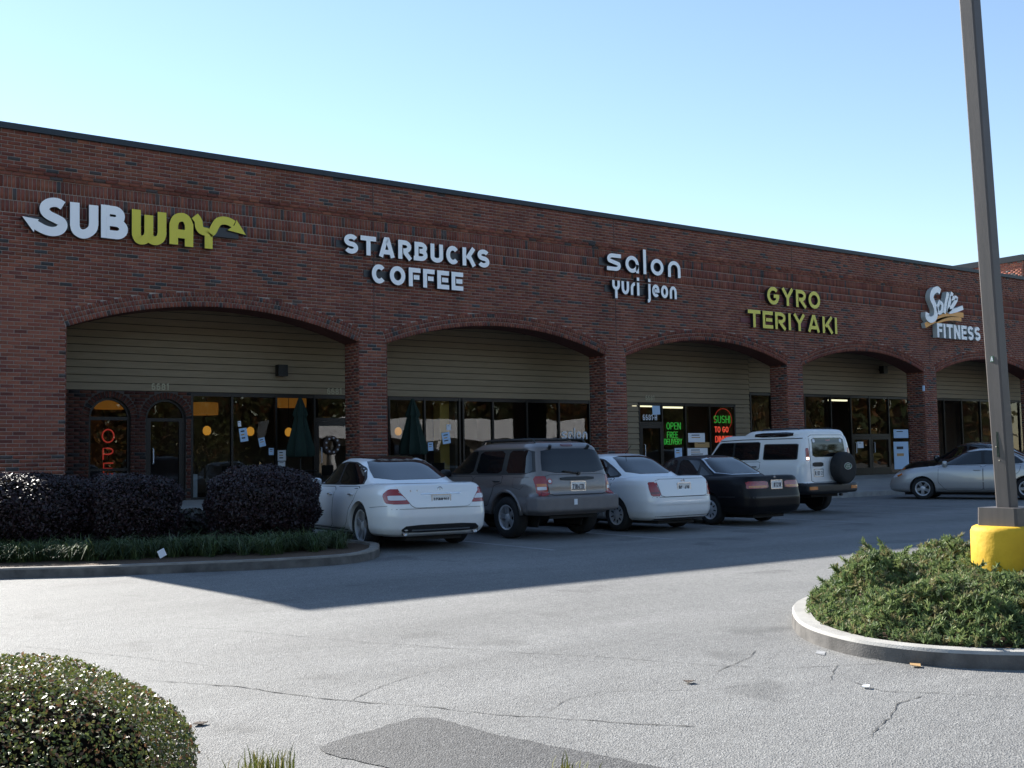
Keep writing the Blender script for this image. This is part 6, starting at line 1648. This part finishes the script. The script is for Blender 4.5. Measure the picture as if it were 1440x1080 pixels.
for k in range(4):
    a = k*math.pi/2+.785; MB().tube([(bx_+.2*math.cos(a), by_+.2*math.sin(a), zy-.02), (bx_+.2*math.cos(a), by_+.2*math.sin(a), zy+.06)], .014, 6).build('anchor_bolt', M['chrome'], pole)
# stickers and hand-hole cover on the side that faces the camera
hh = (EYE+ray(1396, 625)*9.7)[2]
def on_face(u, z, w, h, m, name, d=.003):
    # on the pole's -x side, the one the camera sees widest
    lx_, ly_ = bx_+LEAN[0]*max(0, z-zp)-.069, by_+LEAN[1]*max(0, z-zp)
    mb = MB(); mb.box(lx_-d, lx_+.002, ly_-u-w, ly_-u+w, z-h, z+h); return mb.build(name, m, pole)
on_face(-.005, hh, .010, .11, M['umb'], 'hand_hole_cover'); on_face(-.02, hh-.02, .004, .004, M['chrome'], 'screw', .006); on_face(.0, hh-.14, .004, .004, M['chrome'], 'screw', .006)
zA = (EYE+ray(1397, 504)*9.7)[2]
on_face(.0, zA, .016, .026, M['badge_green'], 'tag')
g = word_mesh('A', .040, .2, .024); lx_, ly_ = bx_+LEAN[0]*(zA-zp)-.069-.005, by_+LEAN[1]*(zA-zp); mb = MB(); mb.add([(lx_, ly_+.012-q[0], zA-.02+q[2]) for q in g[0]], g[1]); mb.build('tag_letter', M['paper'], pole)
# ------------------------------------------------------------ foreground hedge and grass tufts
fd = 4.3
hp = EYE+ray(-60, 1010)*fd
fh = shrub('clipped_hedge', 'clipped green hedge with reddish glossy leaves in the near left corner', (hp[0]-.13*_r0[0], hp[1]+.1-.13*_r0[1], .26), (1.0, .93, .54), 105000, .0088, [(.095,.13,.030),(.13,.16,.038),(.17,.16,.045),(.19,.10,.05),(.065,.09,.025),(.15,.17,.045)], M['leafgreen'], e=3.0, aspect=.55, lump=.03, cat='hedge')
sh = []
for _ in range(260):
    d = rng.normal(size=3); d[2] = abs(d[2]); d /= np.linalg.norm(d); k = (np.sum(np.abs(d)**3.0))**(-1/3.0)
    b = np.array((hp[0]-.13*_r0[0], hp[1]+.1-.13*_r0[1], .26))+d*np.array((1.0, .93, .54))*k*.955
    for j in range(7): sh.append(b+(d+np.array((0, 0, .6)))*.0035*j*random.uniform(.6, 1.3)+rng.normal(size=3)*.003)
V, F = leaves(np.array(sh), .009, .5); fast_mesh('shoots', V, F, M['leafgreen'], fh, np.repeat(np.array([(.13,.17,.04),(.19,.12,.05),(.10,.14,.03)])[rng.integers(0, 3, len(sh))], 4, 0))['kind'] = 'stuff'
def tuft(px, py, n, hgt, lab, pal):
    p = gp(px, py); r = np.array([(p[0]+random.gauss(0, .07), p[1]+random.gauss(0, .05), p[2]-.01) for _ in range(n)])
    t = thing('grass_tuft', lab, 'grass', tuple(p)); blades('blades', r, hgt, .007, pal, M['grass'], per=9, lean=.3, parent=t, sag=.1)
YG = [(.20,.20,.04),(.15,.17,.035),(.26,.22,.07),(.10,.12,.03)]
tuft(372, 1104, 16, .16, 'yellow-green grass tuft at the lower edge beside the hedge', YG)
tuft(793, 1098, 4, .11, 'thin yellowish grass blades at the middle of the lower edge', YG)
# ------------------------------------------------------------ asphalt patch, cracks, stripes, litter
def sheet(name, pts, m, lift, lab=None):
    P0 = [gp(*q) for q in pts]; P = []
    for i in range(len(P0)):
        a, b = P0[i], P0[(i+1) % len(P0)]; k = max(1, int(np.linalg.norm(b-a)/.06)); P += [a+(b-a)*j/k+np.array((random.gauss(0, .007), random.gauss(0, .007), 0)) for j in range(k)]
    mb = MB(); V = [(p[0], p[1], gz(p[1])+lift) for p in P]
    mb.add(V, [t for t in tessellate_polygon([[Vector((p[0], p[1], 0)) for p in P]])]); o = mb.build(name, m); o['kind'] = 'structure'
    bm_ = bmesh.new(); bm_.from_mesh(o.data); bmesh.ops.recalc_face_normals(bm_, faces=bm_.faces)
    for f in bm_.faces:
        if f.normal.z < 0: f.normal_flip()
    bm_.to_mesh(o.data); bm_.free(); return o
sheet('asphalt_patch', [(447,1055),(462,1046),(500,1034),(545,1021),(577,1011),(610,1010),(650,1020),(690,1032),(760,1046),(840,1062),(930,1080),(1000,1096),(1000,1130),(420,1130),(560,1084),(480,1066)], M['patch'], .004)
def crack(pts, w=.014):
    P = [gp(*q)[:2] for q in pts]; F_ = []
    for i in range(len(P)-1):
        k = max(2, int(np.linalg.norm(P[i+1]-P[i])/.06)); F_ += [P[i]+(P[i+1]-P[i])*j/k for j in range(k)]
    F_.append(P[-1]); mb = MB(); V = []; j1 = j2 = 0.
    for i, p in enumerate(F_):
        d = F_[min(i+1, len(F_)-1)]-F_[max(i-1, 0)]; d = d/(np.linalg.norm(d)+1e-9); n = np.array((-d[1], d[0])); j1 = j1*.8+random.gauss(0, .008)
        ww = w*.6*(.15+abs(random.gauss(.35, .35)))*(1 if 0 < i < len(F_)-1 else .1); c = p+n*j1
        for s in (-1, 1): q = c+n*s*ww/2; V.append((q[0], q[1], gz(q[1])+.0035))
    mb.add(V, [(2*i, 2*i+1, 2*i+3, 2*i+2) for i in range(len(F_)-1)]); o = mb.build('crack', M['crack'], None); o['kind'] = 'structure'
crack([(200,957),(330,966),(470,984),(560,992),(700,1005),(830,1013),(980,1023)], .022)
crack([(230,880),(390,892),(520,904),(700,916),(850,924),(1000,936),(1100,940),(1250,934)], .016)
crack([(400,912),(600,909),(880,936),(1000,938)], .008)
crack([(487,988),(520,972),(555,958),(600,944)], .014)
crack([(770,1002),(800,983),(850,974),(1000,970),(1080,958)], .010)
crack([(1003,946),(1040,930),(1065,915)], .014)
crack([(1165,960),(1175,945),(1180,935)], .014)
crack([(1190,955),(1240,972),(1330,976),(1440,980)], .014)
crack([(1225,1038),(1250,1010),(1258,990),(1270,985),(1290,978)], .016)
crack([(0,905),(90,915),(200,926),(310,938)], .010)
crack([(1060,745),(900,752),(760,775),(650,790)], .012)
def stripe(a, b, w=.10):
    A, B = gp(*a), gp(*b); d = (B-A)[:2]; d = d/np.linalg.norm(d); n = np.array((-d[1], d[0]))*w/2
    # a stall line runs square to the building from the tip seen in the photo
    x = B[0]; y0, y1 = B[1], -3.2
    mb = MB(); V = [(x-w/2, y0, gz(y0)+.004), (x+w/2, y0, gz(y0)+.004), (x+w/2, y1, gz(y1)+.004), (x-w/2, y1, gz(y1)+.004)]; mb.add(V, [(0, 1, 2, 3)]); o = mb.build('stall_line', M['stripe']); o['kind'] = 'structure'
for a, b in (((749,770),(780,774)), ((928,757),(946,758.5)), ((1060,744),(1094,745.5)), ((1155,731),(1213,735)), ((1239,717),(1316,724)), ((1330,712),(1400,717)), ((1180,701),(1229,703))):
    if b[0] == 1229: continue
    stripe(a, b)
def litter(px, py, lab, s, m, dz=0., name='paper_scrap'):
    p = gp(px, py, dz); mb = MB(); a = random.random()*3
    V = [(p[0]+s*math.cos(a+k*1.57)*random.uniform(.7, 1.1), p[1]+s*math.sin(a+k*1.57)*random.uniform(.7, 1.1), p[2]+.012+.012*random.random()) for k in range(4)]
    V += [(v[0], v[1], v[2]-.004) for v in V]
    mb.add(V, [(0, 1, 2, 3), (7, 6, 5, 4), (0, 4, 5, 1), (1, 5, 6, 2), (2, 6, 7, 3), (3, 7, 4, 0)]); tag(mb.build(name, m), lab, 'litter')
p = gp(235, 797, .1); MB().obox((p[0], p[1]+.2, gz(p[1])+.26), (.045, .01, .02), (-.02, .0, .045), (.0, .006, 0)).build('paper_cup_scrap', M['paper']); tag(bpy.data.objects['paper_cup_scrap'], 'small white paper scrap caught in the dark ground cover', 'litter')
litter(1287, 938, 'brown dead leaf lying by the right kerb', .05, M['paper_tan'], name='dead_leaf')
litter(281, 1020, 'curled dead leaf on the asphalt right of the near hedge', .045, M['bark'], name='dead_leaf')
litter(1218, 968, 'pale scrap on the asphalt before the right kerb', .035, M['paper'])
litter(970, 961, 'small dark leaf on the asphalt among the cracks', .04, M['bark'], name='dead_leaf')
# worn white scrape beside the right kerb
sheet('paint_scrape', [(1190,917),(1212,916),(1236,924),(1236,929),(1215,925)], M['stripe'], .004)
sheet('paint_scrape', [(1148,915),(1162,917),(1160,922),(1146,919)], M['stripe'], .004)
# ------------------------------------------------------------ across the lot, behind the camera (what the glass reflects)
def tree(name, lab, x, y, h, r, pal, n=6500):
    z = gz(y); t = thing(name, lab, 'tree', (x, y, z), group='trees across the lot')
    mb = MB(); mb.tube([(x, y, z), (x+.1, y, z+h*.25), (x-.05, y+.1, z+h*.55), (x, y, z+h*.85)], [.26, .2, .13, .04], 8)
    cl = []
    for k in range(20):
        a = k*2.4; zz = z+h*(.12+.8*random.random()); rr = r*(.35+.5*random.random())*(1-.5*((zz-z)/h-.4)**2)
        e = (x+rr*math.cos(a), y+rr*math.sin(a), zz); cl.append(e); mb.tube([(x, y, z+h*(.25+.03*k*.8)), ((x+e[0])/2, (y+e[1])/2, (zz+z+h*.3)/2+.3), e], [.08, .05, .015], 5)
    mb.build('trunk', M['bark'], t, smooth=True)
    C = np.array(cl)[rng.integers(0, len(cl), n)]+rng.normal(size=(n, 3))*r*.26
    V, F = leaves(C, .15, .6); pal = np.array(pal); cc = pal[rng.integers(0, len(pal), n)]*(.6+.7*rng.random((n, 1)))
    fast_mesh('crown', V, F, M['treeleaf'], t, np.repeat(cc, 4, 0))
ORG = [(.20,.08,.025),(.16,.07,.03),(.12,.06,.025),(.24,.12,.03)]; GRN = [(.06,.08,.025),(.09,.10,.03),(.05,.06,.02),(.12,.11,.04)]; OLV = [(.10,.085,.03),(.14,.10,.035),(.07,.07,.025)]
for i, (x, y, h, r, pal, kind) in enumerate(((4,-58,13,5.0,ORG,'orange'),(13,-61,14,5.5,OLV,'olive'),(22,-57,12,5.0,ORG,'orange'),(32,-62,14,5.5,GRN,'green'),(43,-60,12,4.8,GRN,'green'),(54,-63,14,5.6,OLV,'olive'),(66,-60,13,5.2,GRN,'green'),(78,-64,15,6,ORG,'orange'),(92,-62,13,5.5,GRN,'green'),(108,-60,14,6,OLV,'olive'),(-8,-60,13,5.2,GRN,'green'))):
    tree('lot_tree', kind+' leaved tree standing across the parking lot, mirrored in the shop glass', x, y, h, r, pal)
W = 22000; wp = np.stack([-60+240*rng.random(W), -82+9*rng.random(W), 15*rng.random(W)**.9*(.75+.25*np.sin(np.arange(W)*.37))], 1)
V, F = leaves(wp, .7, .7); pl = np.array(ORG+GRN+OLV); o = fast_mesh('far_wood', V, F, M['treeleaf'], None, np.repeat(pl[rng.integers(0, len(pl), W)]*(.5+.7*rng.random((W, 1))), 4, 0))
tag(o, 'belt of autumn woodland beyond the lot, mirrored in the shop glass', 'woodland', kind='stuff')
fb = thing('white_store', 'low white store building across the parking lot, mirrored in the salon glass', 'building', (50, -50, 0))
MB().box(38, 62, -56, -48, -.05, 3.3).build('wall', mat('tan_stucco', (.35, .30, .24), .9), fb)
MB().box(37, 63, -57, -46.6, 3.3, 4.9).build('fascia', M['white_face'], fb)
for k in range(6): MB().box(38.5+k*4.6, 38.8+k*4.6, -47.1, -46.8, 0, 3.298).build('column', M['white_face'], fb)
for k in range(5): MB().box(39.2+k*4.6, 42.6+k*4.6, -47.99, -47.95, .5, 2.7).build('window', M['cglass'], fb)
